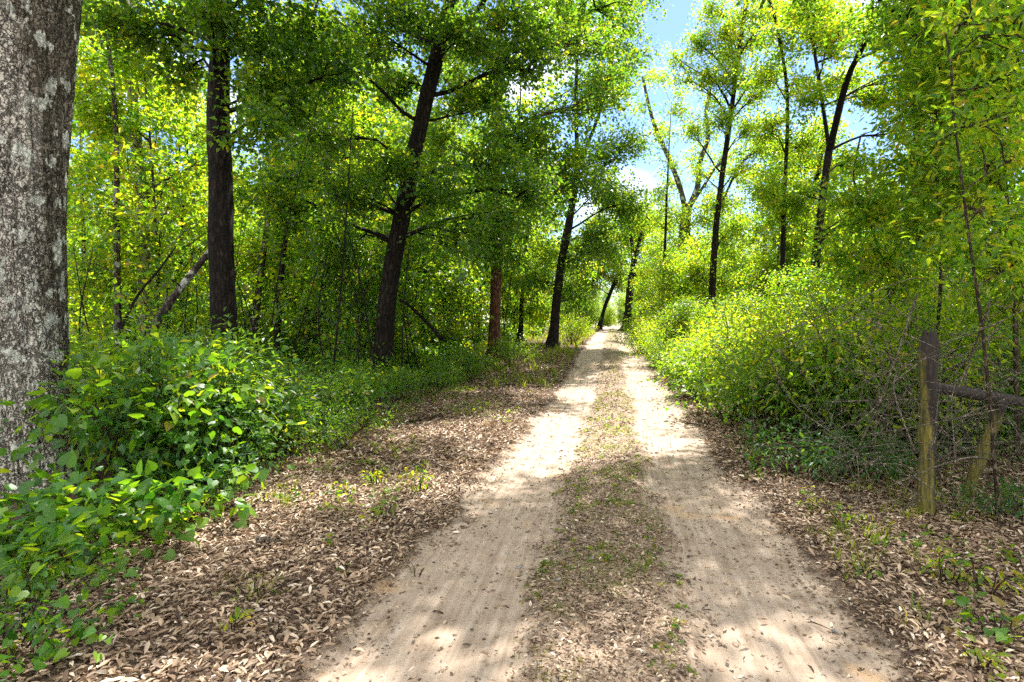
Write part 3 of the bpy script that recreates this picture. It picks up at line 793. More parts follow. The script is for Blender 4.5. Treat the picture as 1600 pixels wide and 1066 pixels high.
def big_trunk():
    r_ = np.random.default_rng(77)
    D = 5.55
    pts = [at(44, 800, D), at(38, 690, D), at(33, 560, D), at(30, 350, D), at(38, 150, D), at(50, 0, D), at(80, -300, D), at(120, -800, D)]
    b = pts[0].copy(); b[2] = gz(b[0], b[1]) - .05; pts[0] = b
    n = 420; S = spline(pts, n); hz = S[:, 2] - b[2]
    r = .362 + .09 * np.exp(-hz / .45) + .12 * np.exp(-hz / .12) + .02 * sstep(2.2, 4.5, hz); r = r * (1 - .4 * sstep(5, 11, hz))
    sides = 220; a = np.arange(sides) * 2 * math.pi / sides
    A, Hh = np.meshgrid(a, hz)
    ca, sa = np.cos(A) * 3.2, np.sin(A) * 3.2
    lump = .05 * (fbm(ca + 5, sa + Hh * .9, 61, 4) - .5) + .05 * np.exp(-Hh / .4) * np.cos(A * 5 + .6) * .6
    rid = np.abs(fbm(ca * 4.5 + Hh * 1.1, sa * 4.5 + Hh * 2.6, 63, 3) - .5) * 2
    disp = lump - .034 * (1 - sstep(.0, .14, rid)) + .012 * (fbm(ca * 9 + Hh * 7, sa * 9 - Hh * 9, 64, 3) - .5)
    rr = r[:, None] + disp
    V = np.stack([S[:, 0:1] + rr * np.cos(A), S[:, 1:2] + rr * np.sin(A), np.broadcast_to(S[:, 2:3], rr.shape)], -1).reshape(-1, 3)
    i = np.arange(n - 1)[:, None] * sides; j = np.arange(sides)[None]; j2 = (j + 1) % sides
    g = Geo(); g.add(V, np.stack([i + j, i + j2, i + sides + j2, i + sides + j], -1).reshape(-1, 4))
    L = newL(); br = Geo()
    for k, (dx, dy, z, rad) in enumerate([(-2.5, .5, 7.5, 1.5), (1.8, 1.5, 8.2, 1.5), (2.6, -1.2, 8.8, 1.5), (3.6, 2.6, 9.4, 1.6),
                                          (-3, -2, 9.5, 1.5), (1, 3.5, 10.2, 1.6), (0, .5, 11, 1.6), (4.6, .6, 10, 1.5),
                                          (6.0, 4.0, 9.7, 1.3), (7.2, 1.6, 10.2, 1.1), (6.4, 6.0, 10.4, 1.2), (7.4, 3.0, 10.6, 1.2), (7.0, -.4, 9.8, 1.2), (7.2, 4.8, 9.8, 1.0)]):  # out-of-view limbs over the track, added to dapple it with shade
        limb_leaves(r_, br, L, S[int(np.argmin(abs(S[:, 2] - min(z - 1.2, 8.6))))], .09, np.array([b[0] + dx, b[1] + dy, z]), rad, 12, 5, 44, .28, .12, 'broad')
    root = empty('oak_tree', tuple(b)); tag(root, 'massive oak trunk with grey cracked bark and white lichen at the edge of the clearing', 'tree', 'oaks along the left side of the track')
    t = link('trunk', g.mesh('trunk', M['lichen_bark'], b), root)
    link('limbs', br.mesh('limbs', M['grey_bark'], b), root)
    link('crown', leafgeo(L, 'broad', r_).mesh('crown', M['oak_leaf'], b, False), root)
big_trunk()

# ------------------------------------------------------------------ the trees one can point to
GL, GR, GB = 'oaks along the left side of the track', 'slim trees on the right side of the track', 'trees standing back in the left wood'
hero('oak_tree', 'straight near black trunk just behind the leafy thicket, right of the massive lichened trunk', [(350, 560), (347, 400), (343, 200), (346, 0)], 10.5, .49, 1, 13,
     limbs=[(300, 30, .6, .8), (395, 60, -.6, .8), (430, 150, -.3, .75), (250, 60, .4, .8), (470, 60, .4, .9), (190, 30, .3, .8), (410, 200, -1, .6), (330, 20, -1.2, .6), (480, 190, .5, .7), (290, 110, .9, .6),
            (520, 110, 0, .8), (380, -60, -1, 1), (460, -80, -1, 1), (220, -60, 0, 1), (560, -60, 0, 1.1)],
     canopy=(9, 4.6, 7.8, 12), leaf='oak_leaf', size=.10, per=30, sig=.2, group=GL)
hero('oak_tree', 'dark leaning oak with a curved trunk and low drooping foliage left of the track', [(598, 595), (604, 480), (630, 330), (656, 200), (690, 60), (706, 0)], 14.5, .50, 2, 15,
     limbs=[(600, 262, -1.6, .8), (690, 285, -1.2, .9), (770, 260, 0, 1.1), (730, 370, -1, .9), (550, 300, -.6, .9), (780, 350, 0, .8), (500, 220, 0, 1.0), (450, 280, .5, .9), (530, 390, .6, .8),
            (480, 120, 0, 1.1), (560, 60, -.6, 1.1), (620, 10, -1, 1.1), (720, 60, -1, 1.), (790, 40, 0, 1.3), (860, 90, .5, 1.3), (640, 130, 1.5, 1.), (750, 160, .5, .8), (430, 330, 1, .9),
            (830, 290, .8, 1.0)],
     canopy=(10, 5.2, 9.5, 15.5), size=.108, per=28, sig=.22, group=GL)
hero('oak_tree', 'reddish lit trunk standing close to the left verge beyond the dark leaning oak', [(772, 565), (775, 430), (778, 220), (780, 0)], 21, .42, 3, 16,
     limbs=[(740, 150, -1, 1.4), (820, 210, -1, 1.5), (760, 330, -.5, 1.3), (850, 320, 0, 1.3), (800, 400, .5, 1.1), (890, 250, -.5, 1.5), (930, 60, 0, 1.7), (860, 20, 0, 1.6), (700, 60, 1, 1.6),
            (950, 160, 0, 1.5), (930, 290, 0, 1.2), (720, 440, .8, 1.0), (690, 230, 1, 1.4), (775, 90, -1.6, 1.1), (778, 230, -1.6, 1.1), (772, 350, -1.5, .9), (760, 395, -1.2, .7)],
     canopy=(8, 5, 11, 17), size=.13, per=24, sig=.27, bark='rust_bark', group=GL)
hero('oak_tree', 'dark trunk leaning right over grassy left verge where the track narrows', [(862, 548), (870, 470), (880, 400), (893, 330), (905, 250)], 27, .44, 4, 17,
     forks=[dict(pix=[(930, 195), (952, 120), (962, 30)], k=.6), dict(pix=[(900, 140), (905, 40)], k=.7)],
     limbs=[(940, 250, 0, 1.6), (985, 230, 0, 1.3), (960, 310, 0, 1.4), (900, 400, 0, 1.3), (840, 440, 1, 1.3), (880, 300, 1, 1.6), (975, 80, 1, 1.8), (930, 130, 1, 1.7), (985, 10, 0, 1.6), (890, 470, .5, 1.), (930, 370, .5, 1.2), (985, 330, .6, 1.2), (1000, 290, .3, .9), (955, 390, 1, 1.2)],
     canopy=(6, 5, 12, 18, -1.5), size=.125, per=28, sig=.32, group=GL)
hero('oak_tree', 'small leaning dark trunk by the left bend at the far end of the track', [(936, 512), (945, 480), (957, 450), (972, 415)], 66, .5, 5, 16,
     limbs=[(960, 400, 0, 2.2), (925, 420, 0, 2.4), (985, 380, 0, 2.2), (940, 360, 2, 2.6), (900, 390, 2, 2.4), (965, 440, 1, 1.6), (910, 450, 1, 1.8)], canopy=(10, 5, 7, 16), size=.22, per=26, sig=.5, sides=8, group=GL, leaf='lime_leaf')
hero('forked_tree', 'dark forking tree at the right edge of the track near its far end', [(978, 515), (984, 460), (991, 405)], 56, .85, 6, 15,
     forks=[dict(pix=[(1003, 360), (1010, 300)], k=.7), dict(pix=[(984, 360), (970, 310)], k=.6)],
     limbs=[(1010, 345, 0, 1.8), (985, 340, 0, 2.0), (1025, 390, 0, 1.8), (970, 370, 1, 1.8), (1040, 350, 3, 1.8), (1000, 430, 1, 1.6)], size=.20, per=22, sig=.45, sides=8, group=GR, leaf='lime_leaf')
hero('slim_tree', 'thin straight dark stem right of the track before the pale forked tree', [(1034, 505), (1039, 400), (1044, 280), (1050, 160)], 38, .30, 7, 13,
     limbs=[(1050, 260, 0, .7), (1035, 300, 0, .9), (1042, 215, 0, .6), (1060, 150, 0, .6), (1038, 120, 0, .5), (1060, 340, 0, 1.1), (1030, 420, 0, 1.3), (1055, 180, 0, .8)], size=.13, per=16, sig=.32, sides=8, group=GR, leaf='lime_leaf', sparse_sky=False, taper=.9, flat=1.0)
hero('forked_tree', 'pale nearly bare forked tree standing against the open sky', [(1064, 465), (1070, 390), (1076, 325)], 40, .95, 8, 14,
     forks=[dict(pix=[(1060, 285), (1040, 236), (1026, 205), (1014, 165), (1004, 120)], k=.55), dict(pix=[(1090, 292), (1093, 255), (1107, 214), (1103, 175), (1112, 130)], k=.6), dict(pix=[(1100, 290), (1118, 262), (1140, 245)], k=.3)],
     limbs=[(1105, 200, 0, 1.2), (1075, 350, 0, 1.4), (1092, 400, 0, 1.8), (1050, 390, 0, 1.5), (1115, 320, 0, 1.6), (1125, 250, 1, 1.2), (1045, 290, 1, 1.2), (1025, 330, 1, 1.3), (1085, 240, 1, 1.0), (1030, 200, 0, .9), (1060, 430, 0, 1.6), (1012, 120, 0, .8), (1002, 165, 0, .6), (1110, 150, 0, .7)], size=.13, per=16, sig=.32, flat=1.0, bark='grey_bark', sides=10, group=GR, leaf='lime_leaf', sparse_sky=False, taper=.35)
hero('slim_tree', 'tall dark slightly leaning trunk rising through the sky gap right of the track', [(1112, 480), (1120, 350), (1137, 220), (1152, 110), (1168, 0)], 28, .36, 9, 15,
     limbs=[(1108, 120, 0, .75), (1182, 60, .5, .8), (1084, 205, 0, .45), (1176, 150, .5, .7), (1136, 52, -.6, .9), (1066, 128, .4, .35), (1152, 262, .5, .45), (1204, 112, 0, .4), (1088, 66, 0, .55), (1160, 14, 0, .9),
            (1150, 350, 1, .9), (1090, 420, .6, 1.1), (1212, 20, 0, .8), (1124, 190, -.8, .5), (1146, 128, -.6, .8), (1056, 90, .2, .3), (1112, 18, .6, .7), (1192, 232, 1, .4), (1122, 318, .4, .6), (1136, 88, 1, .9), (1165, 205, .6, .5), (1096, 270, .3, .3)],
     size=.105, per=21, sig=.26, sides=10, group=GR, leaf='lime_leaf', sparse_sky=False, dense=2.1, flat=1.35, asc=1.1)
hero('slim_tree', 'slender upright trunk between the tall leaning trunk and the forking oak on the right', [(1222, 440), (1226, 300), (1231, 160), (1218, 60), (1203, 0)], 24, .22, 10, 13,
     limbs=[(1215, 60, 0, .9), (1245, 130, 0, .8), (1200, 200, 0, .7), (1250, 230, 0, .9), (1195, 120, 0, .7), (1240, 330, 0, 1), (1260, 40, 0, .9), (1205, 300, 0, .9), (1230, 10, 0, .8)],
     size=.105, per=20, sig=.26, sides=8, group=GR, leaf='lime_leaf', sparse_sky=False, dense=1.7, flat=1.35, asc=1.1)
hero('slim_tree', 'short visible dark trunk leaning right, left beside the forking oak', [(1238, 450), (1254, 370), (1276, 285), (1290, 200)], 29, .40, 11, 12,
     limbs=[(1290, 210, 0, 1.2), (1260, 250, 0, 1.2), (1310, 280, 0, 1.3), (1270, 330, -1, .9), (1230, 370, 0, 1.1)], size=.12, per=24, sig=.3, sides=8, group=GR, leaf='lime_leaf')
hero('forked_tree', 'dark oak on the right whose trunk forks into two long leaning stems', [(1271, 460), (1284, 320), (1297, 225)], 22, .36, 12, 15,
     forks=[dict(pix=[(1279, 120), (1262, 20), (1255, -60)], k=.6), dict(pix=[(1322, 130), (1350, 70), (1390, -10)], k=1.0, dd=-6)],
     limbs=[(1300, 60, 0, 1.1), (1375, 160, .9, 1.1), (1340, 250, .9, 1.1), (1260, 160, 0, .9), (1420, 60, .3, 1.2), (1410, 200, .4, 1.3), (1250, 310, .6, 1.), (1345, 345, .6, 1.2), (1430, 320, 0, 1.4), (1280, 20, .5, 1.0),
            (1380, 400, 0, 1.2), (1300, 400, .9, 1.0), (1450, 130, .5, 1.4)],
     canopy=(8, 4, 10, 15, 2), size=.125, per=24, sig=.25, group=GR, leaf='lime_leaf')
hero('oak_tree', 'upright dark trunk high in the right corner behind the lime green saplings', [(1440, 470), (1436, 300), (1432, 120), (1430, 0)], 12, .17, 13, 12,
     limbs=[(1440, 60, 0, 1), (1500, 20, 0, 1.1), (1520, 120, 0, 1.1), (1480, 250, 0, 1.1), (1560, 40, .5, 1.1), (1550, 220, 0, 1.2), (1460, 380, 0, 1.1), (1580, 330, 0, 1.2), (1590, 130, 0, 1.1)] + [tuple(proj(q)[:2]) + (proj(q)[2] - 12, r_) for q, r_ in (((3.4, 11.2, 10.2), 1.2), ((2.4, 9.0, 10.4), 1.1), ((3.9, 8.2, 9.6), 1.2), ((4.6, 5.8, 9.6), 1.2), ((1.9, 12.2, 11.2), 1.1), ((3.2, 6.6, 10.8), 1.0), ((1.2, 10.4, 10.6), 1.0), ((2.6, 7.6, 9.4), 1.1), ((4.4, 10.0, 9.6), 1.2))],  # the trailing limbs are out of view, added to shade the near track
     canopy=(14, 4.0, 8.8, 12.5, -.5), size=.11, per=24, sig=.23, group=GR, leaf='oak_leaf')
hero('broken_tree', 'broken grey trunk hung with dead red brown leaves on the right', [(1478, 400), (1476, 250), (1474, 170)], 12, .20, 14, 4.6, limbs=[(1476, 225, -.4, .16), (1482, 252, -.5, .12)], size=.10, per=9, sig=.09, bark='pale_bark', leaf='red_leaf', shape='ell', group=GR, sparse_sky=False)

# back in the left wood
hero('pale_tree', 'pale sunlit trunk back in the left wood beside the massive lichened trunk', [(228, 500), (224, 330), (213, 200), (205, 80)], 18, .46, 20, 12,
     limbs=[(250, 150, 1, 1.2), (180, 120, 1, 1.2), (260, 300, 1, 1.1), (160, 260, 1, 1.2), (230, 20, 1, 1.4), (150, 20, 1, 1.3)], size=.11, per=26, sig=.28, bark='pale_bark', leaf='lime_leaf', group=GB)
hero('slim_tree', 'thin brown stem back in the left wood nearest the massive lichened trunk', [(184, 500), (182, 330), (181, 200), (170, 80)], 16, .20, 21, 10,
     limbs=[(150, 180, 0, 1.), (200, 90, .6, 1.), (140, 80, 0, 1.), (150, 330, 0, 1), (130, 410, 0, .9)], size=.10, per=26, sig=.25, bark='grey_bark', leaf='lime_leaf', group=GB)
hero('slim_tree', 'slim stem right of the straight near black trunk in the left wood', [(398, 510), (408, 420), (416, 360), (432, 220)], 19, .22, 22, 11,
     limbs=[(440, 260, 0, 1.2), (400, 300, 0, 1.1), (470, 340, 0, 1.2), (390, 400, .5, 1.), (430, 90, 0, 1.4)], size=.11, per=26, sig=.28, bark='grey_bark', leaf='lime_leaf', group=GB)
hero('slim_tree', 'slim leaning stem crossing the bright gap between the two big dark trunks', [(436, 470), (455, 280), (474, 130), (496, 0)], 17, .17, 23, 12,
     limbs=[(500, 60, 1, 1.2), (450, 40, 1, 1.2), (420, 160, 1, 1.1), (520, 170, 1, 1.)], size=.11, per=24, sig=.28, bark='dark_bark', leaf='lime_leaf', group=GB)
hero('oak_tree', 'dark vine draped trunk in the left wood left of the leaning oak', [(508, 490), (516, 420), (524, 330), (530, 200)], 22, .55, 24, 13,
     limbs=[(540, 260, 0, 1.5), (490, 330, 0, 1.4), (560, 380, 0, 1.3), (470, 420, 0, 1.2), (530, 440, -.6, 1.), (500, 160, 0, 1.7)], canopy=None, size=.12, per=24, sig=.3, bark='dark_bark', leaf='oak_leaf', group=GB)
hero('slim_tree', 'thin dark stem between the leaning oak and the reddish lit trunk', [(663, 540), (660, 440), (668, 330), (680, 200)], 24, .22, 25, 11,
     limbs=[(690, 300, 0, 1.3), (650, 380, 0, 1.3), (700, 420, 0, 1.2), (660, 200, 0, 1.5), (720, 480, 0, 1.)], size=.12, per=26, sig=.3, bark='dark_bark', leaf='lime_leaf', group=GB)
hero('slim_tree', 'thin dark stem right of the reddish lit trunk on the left', [(812, 545), (816, 460), (822, 380), (830, 280)], 30, .24, 26, 12,
     limbs=[(830, 330, 0, 1.6), (800, 440, 0, 1.4), (850, 400, 0, 1.5), (830, 250, 0, 1.7), (840, 490, 0, 1.)], size=.14, per=24, sig=.35, bark='dark_bark', leaf='lime_leaf', group=GB)

for k, (pix, d, dia, lb) in enumerate([
        ([(128, 505), (131, 380), (126, 240), (134, 100)], 21, .17, 'slim straight stem close beside the edge of the massive lichened trunk in the left wood'),
        ([(286, 505), (283, 380), (292, 250), (286, 90)], 23, .20, 'slim dark stem just left of the straight near black trunk in the left wood'),
        ([(478, 500), (482, 400), (476, 300), (486, 180)], 20, .13, 'very thin stem just left of the vine draped trunk'),
        ([(560, 500), (566, 400), (572, 280), (566, 150)], 23, .22, 'slim stem between the vine draped trunk and the leaning oak'),
        ([(706, 545), (703, 450), (712, 330), (708, 180)], 27, .20, 'slim pale stem just left of the reddish lit trunk'),
        ([(745, 545), (750, 460), (747, 360), (756, 220)], 30, .24, 'slim dark stem almost touching the reddish lit trunk on its left')]):
    hero('slim_tree', lb, pix, d, dia, 120 + k, 11, limbs=[(pix[2][0] + 30, pix[2][1] - 40, .4, 1.0), (pix[2][0] - 30, pix[2][1] - 90, .5, 1.1), (pix[3][0] + 10, pix[3][1] - 60, .2, 1.2)], size=.13, per=20, sig=.28,
         bark='dark_bark' if k % 2 else 'grey_bark', leaf='lime_leaf' if k % 2 else 'oak_leaf', sides=8, group=GB)

def snag(pix, depth, dia, lab, mat, name, seed):
    r_ = np.random.default_rng(seed); P = np.array([at(px, py, depth + dd) for px, py, dd in pix]); S = spline(P, 16)
    g = Geo(); tube(g, S, np.linspace(dia / 2, dia * .28, 16), 10, .08, r_)
    for t in (6, 9, 12):
        e = S[t] + r_.normal(0, .35, 3) + np.array([0, 0, .3]); tube(g, spline([S[t], (S[t] + e) / 2 + r_.normal(0, .05, 3), e], 5), np.linspace(dia * .14, .008, 5), 5, .05, r_)
    tag(link(name, g.mesh(name, M[mat], S[0]), None, tuple(S[0])), lab, 'dead trunk')
snag([(206, 610, 0), (245, 505, .1), (290, 440, .3), (334, 385, .5)], 11.6, .20, 'grey dead trunk leaning against the straight near black trunk', 'grey_bark', 'dead_tree', 31)
snag([(690, 530, -.4), (668, 505, 0), (640, 478, .2), (625, 468, .3)], 15.5, .12, 'thin dead branch slanting from the leaning oak foot to the right', 'dark_bark', 'dead_branch', 32)
snag([(170, 560, 0), (210, 470, .2), (250, 420, .3), (275, 385, .5)], 9.5, .05, 'thin dark bent stem crossing in front of the leaning dead trunk', 'dark_bark', 'dead_sapling', 33)

# grey pole by the far left verge
P = at(909, 517, 52); b = np.array([P[0], P[1], gz(P[0], P[1]) - .1]); g = Geo()
tube(g, np.array([b, b + [0, 0, 1.2], b + [.01, 0, 2.35]]), [.075, .07, .068], 10, .02, rng)
tag(link('pole', g.mesh('pole', M['pale_bark'], b), None, tuple(b)), 'short pale grey pole on the grassy left verge far down the track', 'pole')

# ------------------------------------------------------------------ forest filling both sides
rngF = np.random.default_rng(9)
V_ = []
for k, (h, dia, z0, RC, nl, lf, size, per, bk) in enumerate([
        (15, .26, 2.6, 3.2, 26, 'lime_leaf', .19, 17, 'dark_bark'), (13, .20, 1.5, 2.8, 26, 'lime_leaf', .18, 17, 'grey_bark'), (17, .32, 4.0, 3.6, 28, 'oak_leaf', .16, 24, 'dark_bark'),
        (9, .14, .7, 2.3, 24, 'lime_leaf', .165, 17, 'grey_bark'), (6.5, .10, .3, 2.0, 22, 'lime_leaf', .15, 17, 'stem'), (11, .16, 1.0, 2.6, 26, 'oak_leaf', .165, 18, 'dark_bark'),
        (5.0, .08, .2, 1.9, 18, 'bush_leaf', .14, 17, 'stem')]):
    wd, lg = wood_tree(200 + k, h, dia, z0, RC, nl, lf, size, per, bk, 'broad', .30)
    V_.append((wd.mesh('trunk', M[bk]), lg.mesh('crown', M[lf], (0, 0, 0), False)))
KIND = ['tall lime green tree', 'slender lime green tree', 'tall dark leaved tree', 'bushy bright tree', 'bushy young tree', 'dark leaved tree', 'small dark young tree']
WHERE = [(105, 'behind the massive lichened trunk'), (325, 'between the massive lichened trunk and the near black trunk'), (600, 'between the near black trunk and the leaning oak'),
         (780, 'between the leaning oak and the reddish lit trunk'), (890, 'between the reddish lit trunk and the grassy verge'), (1035, 'at the far end of the track'), (1105, 'behind the pale forked tree'),
         (1225, 'behind the tall trunk leaning in the sky gap'), (1330, 'behind the forking oak on the right'), (1460, 'behind the thicket above the mossy post'), (9999, 'behind the saplings above the fence rail')]
def forest_tree(k, x, y, s, name, label, group):
    px, _, d = proj((x, y, 2.0))
    if 'beside the viewer' not in label:
        if d > 1: label = KIND[k] + (' close by' if d < 20 else ' well back' if d < 38 else ' far off' if d < 75 else ' farthest off') + ' ' + next(t for c, t in WHERE if px < c)
        group = 'trees filling the left wood' if px < 890 else 'trees closing the end of the track' if px < 1035 else 'trees filling the right wood'
    root = empty(name, (x, y, gz(x, y)), rngF.uniform(0, 6.28)); root.scale = (s, s, s * rngF.uniform(.9, 1.1))
    tag(root, label, 'tree', group)
    link('trunk', V_[k][0], root); link('crown', V_[k][1], root)
def fill(n, x0, x1, y0, y1, ks, name, label, group, ok, dmin=1.5, smin=.8, smax=1.15):
    pts = []
    for _ in range(4000):
        if len(pts) >= n: break
        x, y = rngF.uniform(x0, x1), rngF.uniform(y0, y1)
        if not ok(x, y) or any((x - a) ** 2 + (y - b_) ** 2 < dmin ** 2 for a, b_ in pts): continue
        pts.append((x, y)); forest_tree(int(rngF.choice(ks)), x, y, rngF.uniform(smin, smax), name, label, group)
inview = lambda x, y, m=1.05: abs(math.atan2(x, y) + YAW) < R(42) * m
deg = lambda x, y: math.degrees(math.atan2(x, y))
LW, RW = 'one of the leafy trees crowding the sunny wood left of the track', 'one of the leafy trees crowding the sunny wood right of the track'
LY, RY = 'one of the bushy young trees under the oaks left of the track', 'one of the bushy young trees filling the wood right of the track'
fill(16, -50, -4.6, 34, 64, [2, 0, 2], 'forest_tree', LW, 'trees deep in the left wood', lambda x, y: inview(x, y) and x < -6 - .03 * y, 2.6, 1.0, 1.3)
fill(22, -44, -4.6, 20, 62, [0, 1, 3], 'forest_tree', LW, 'trees deep in the left wood', lambda x, y: inview(x, y) and x < -4.4 - .03 * y, 2.4)
fill(34, -28, -4.6, 14, 46, [3, 4, 4, 6], 'young_tree', LY, 'young trees under the left oaks', lambda x, y: inview(x, y) and x < -5.2 - .02 * y, 1.8)
fill(24, 3.6, 44, 14, 64, [0, 1, 3, 1], 'forest_tree', RW, 'trees deep in the right wood', lambda x, y: inview(x, y, 1.1) and x > 4.2 and deg(x, y) > 14 and (deg(x, y) > 36 or y > 32), 2.0, .7, 1.1)
fill(34, 2.8, 22, 10, 62, [4, 4, 4, 6], 'young_tree', RY, 'young trees in the right wood', lambda x, y: inview(x, y, 1.1) and x > 3.0 + .02 * y and (deg(x, y) > 30 or y > 27), 1.5, .5, .95)
fill(14, 3.4, 12, 30, 64, [3, 4, 3], 'young_tree', RY, 'young trees in the right wood', lambda x, y: deg(x, y) > 3.5, 1.7, .7, 1.0)
fill(40, -24, 26, 66, 140, [0, 1, 3, 5], 'forest_tree', 'one of the far trees closing the view at the end of the track', 'far trees at the end of the track', lambda x, y: (abs(x) > 3 or y > 116), 2.6, .55, .85)
fill(16, -9, 9, 112, 124, [3, 4, 6], 'young_tree', 'one of the low bushy trees across the far bend of the track', 'low trees at the far bend', lambda x, y: True, 1.2, .5, .8)
fill(10, -7, 7, 60, 110, [4, 6], 'young_tree', 'one of the low trees lining the far stretch of the track', 'low trees along the far stretch', lambda x, y: abs(x) > 2.6, 2, .5, .8)
fill(9, 2.4, 7, 46, 100, [1, 3, 5], 'forest_tree', 'one of the trees leaning in over the far stretch of the track from the right', 'right trees over the far stretch', lambda x, y: deg(x, y) > 2.2, 2.4, .5, .72)
fill(9, -8, -2.4, 46, 104, [1, 3, 5], 'forest_tree', 'one of the trees leaning in over the far stretch of the track from the left', 'left trees over the far stretch', lambda x, y: True, 2.4, .6, .85)
fill(12, -10, 10, 126, 150, [0, 1, 5], 'forest_tree', 'one of the far trees closing the view at the end of the track', 'far trees at the end of the track', lambda x, y: True, 2.4, .7, 1.0)
for px, py, k, s, lb in ((1062, 572, 6, .48, 'small dark green tree at the right verge below the pale forked tree'), (1105, 583, 4, .32, 'small lime green tree crowding the tall leaning trunk foot'),
                         (1172, 598, 6, .42, 'small dark green tree rising from the right thicket below the slender upright trunk'), (1238, 612, 4, .38, 'small lime green tree rising from the thicket below the forking oak'),
                         (1305, 628, 6, .5, 'small dark green tree standing in the thicket left of the mossy post'), (1370, 640, 4, .42, 'small lime green tree in the thicket straight behind the vine tangle')):
    q_ = gp(px, py); forest_tree(k, q_[0], q_[1], s, 'young_tree', 'beside the viewer', None); o_ = C.objects[-1].parent; o_['label'] = lb; o_['group'] = 'trees filling the right wood'
# unseen tree added beside the viewer so that its crown shades the near track
BV = 'unseen trees added beside the viewer'
for x, y, k, s in ((8.2, 4.8, 2, .95),):
    forest_tree(k, x, y, s, 'forest_tree', 'unseen leafy tree added beside the viewer to shade the near track', BV)

# ------------------------------------------------------------------ lime green saplings on the right
for k, (lab, pix, d, dia, lim, sz) in enumerate([
        ('tall thin sapling with lime green leaves behind the mossy fence post', [(1462, 560), (1470, 420), (1462, 200), (1474, 60)], 7.2, .05,
         [(1480, 70, 0, .6), (1455, 150, 0, .5), (1510, 180, 0, .6), (1430, 260, 0, .55), (1500, 290, 0, .55), (1450, 360, 0, .5), (1540, 90, .4, .6), (1500, 130, .5, .6), (1530, 260, .4, .5), (1490, -40, 0, .7)], .088),
        ('bushy lime leaved sapling at the far right above the fence rail', [(1590, 640), (1585, 450), (1570, 250), (1575, 60)], 6.2, .055,
         [(1560, 60, 0, .6), (1590, 170, 0, .6), (1540, 280, 0, .55), (1600, 340, 0, .55), (1560, 420, 0, .5), (1600, 30, .4, .6), (1520, 160, .3, .5), (1590, 460, .4, .5), (1570, -60, 0, .8)], .088),
        ('arching sapling with yellow green sprays left of the fence post', [(1400, 600), (1392, 480), (1370, 380), (1340, 300)], 8.5, .05,
         [(1345, 320, 0, .6), (1390, 330, 0, .6), (1360, 420, 0, .6), (1410, 420, 0, .6), (1330, 400, .5, .6), (1420, 440, .6, .7), (1420, 500, 0, .5)], .09),
        ('slim sapling with large sparse leaves hanging near the viewer on the right', [(1560, 760), (1540, 560), (1515, 380), (1490, 180)], 4.6, .03,
         [(1500, 200, 0, .35), (1550, 130, 0, .4), (1540, 330, 0, .35), (1580, 250, 0, .4), (1520, 30, 0, .45), (1590, 60, 0, .4), (1570, 420, 0, .3)], .075)]):
    hero('sapling', lab, pix, d, dia, 40 + k, 4.2, limbs=lim, size=sz, per=19 if k < 3 else 9, sig=.15, shape='ell', bark='stem', leaf='lime_leaf', sides=7, group='saplings on the right verge', dense=2.0, flare=.2, sparse_sky=False, cat='sapling')

# ------------------------------------------------------------------ shrubs
SH = {}
def shrub_kind(key, *a, **k):
    SH[key] = make_shrub(key[:-1] if key[-1].isdigit() else key, *a, **k)
shrub_kind('vine_bush1', 301, 1.35, .95, 26, 800, .10, 'heart', 'vine_leaf', sigma=.08)
shrub_kind('vine_bush2', 302, .5, .8, 16, 250, .105, 'heart', 'vine_leaf', sigma=.07, droop=.8)
shrub_kind('leafy_shrub1', 303, 1.5, 1.0, 38, 3500, .084, 'ell', 'bush_leaf', sigma=.09)
shrub_kind('leafy_shrub2', 304, 1.1, .85, 34, 2700, .084, 'ell', 'bush_leaf', sigma=.08)
shrub_kind('sunny_shrub1', 305, 2.3, 1.3, 54, 4700, .112, 'ell', 'lime_leaf', sigma=.10)
shrub_kind('sunny_shrub2', 306, 1.5, 1.1, 44, 3300, .105, 'ell', 'lime_leaf', sigma=.09)
shrub_kind('narrow_leaved_shrub1', 309, 1.25, .8, 20, 900, .115, 'ell', 'glossy_leaf', sigma=.06, droop=.6, upn=.7)
shrub_kind('tall_seedling1', 310, 1.75, .35, 6, 130, .13, 'ell', 'vine_leaf', sigma=.05, droop=1.0, upn=.9)
shrub_kind('big_leaved_seedling1', 311, 1.7, .3, 4, 34, .26, 'broad', 'vine_leaf', sigma=.05, droop=1.2, upn=.9)
shrub_kind('low_shrub1', 307, .5, .6, 22, 900, .07, 'ell', 'glossy_leaf', sigma=.05, droop=.6)
shrub_kind('low_shrub2', 308, .45, .6, 22, 800, .06, 'ell', 'bush_leaf', sigma=.05, droop=.6)
used = set()
def shrub(key, x, y, s, label, group, cat='shrub'):
    o = SH[key]
    if key in used:
        o = copy_tree(o, (x, y, gz(x, y) - .02), rngF.uniform(0, 6.28), s)
    else:
        used.add(key); o.location = (x, y, gz(x, y) - .02); o.scale = (s, s, s)
    tag(o, label, cat, group)
def shrub_px(key, px, py, s, label, group):
    P = gp(px, py); shrub(key, P[0], P[1], s, label, group)

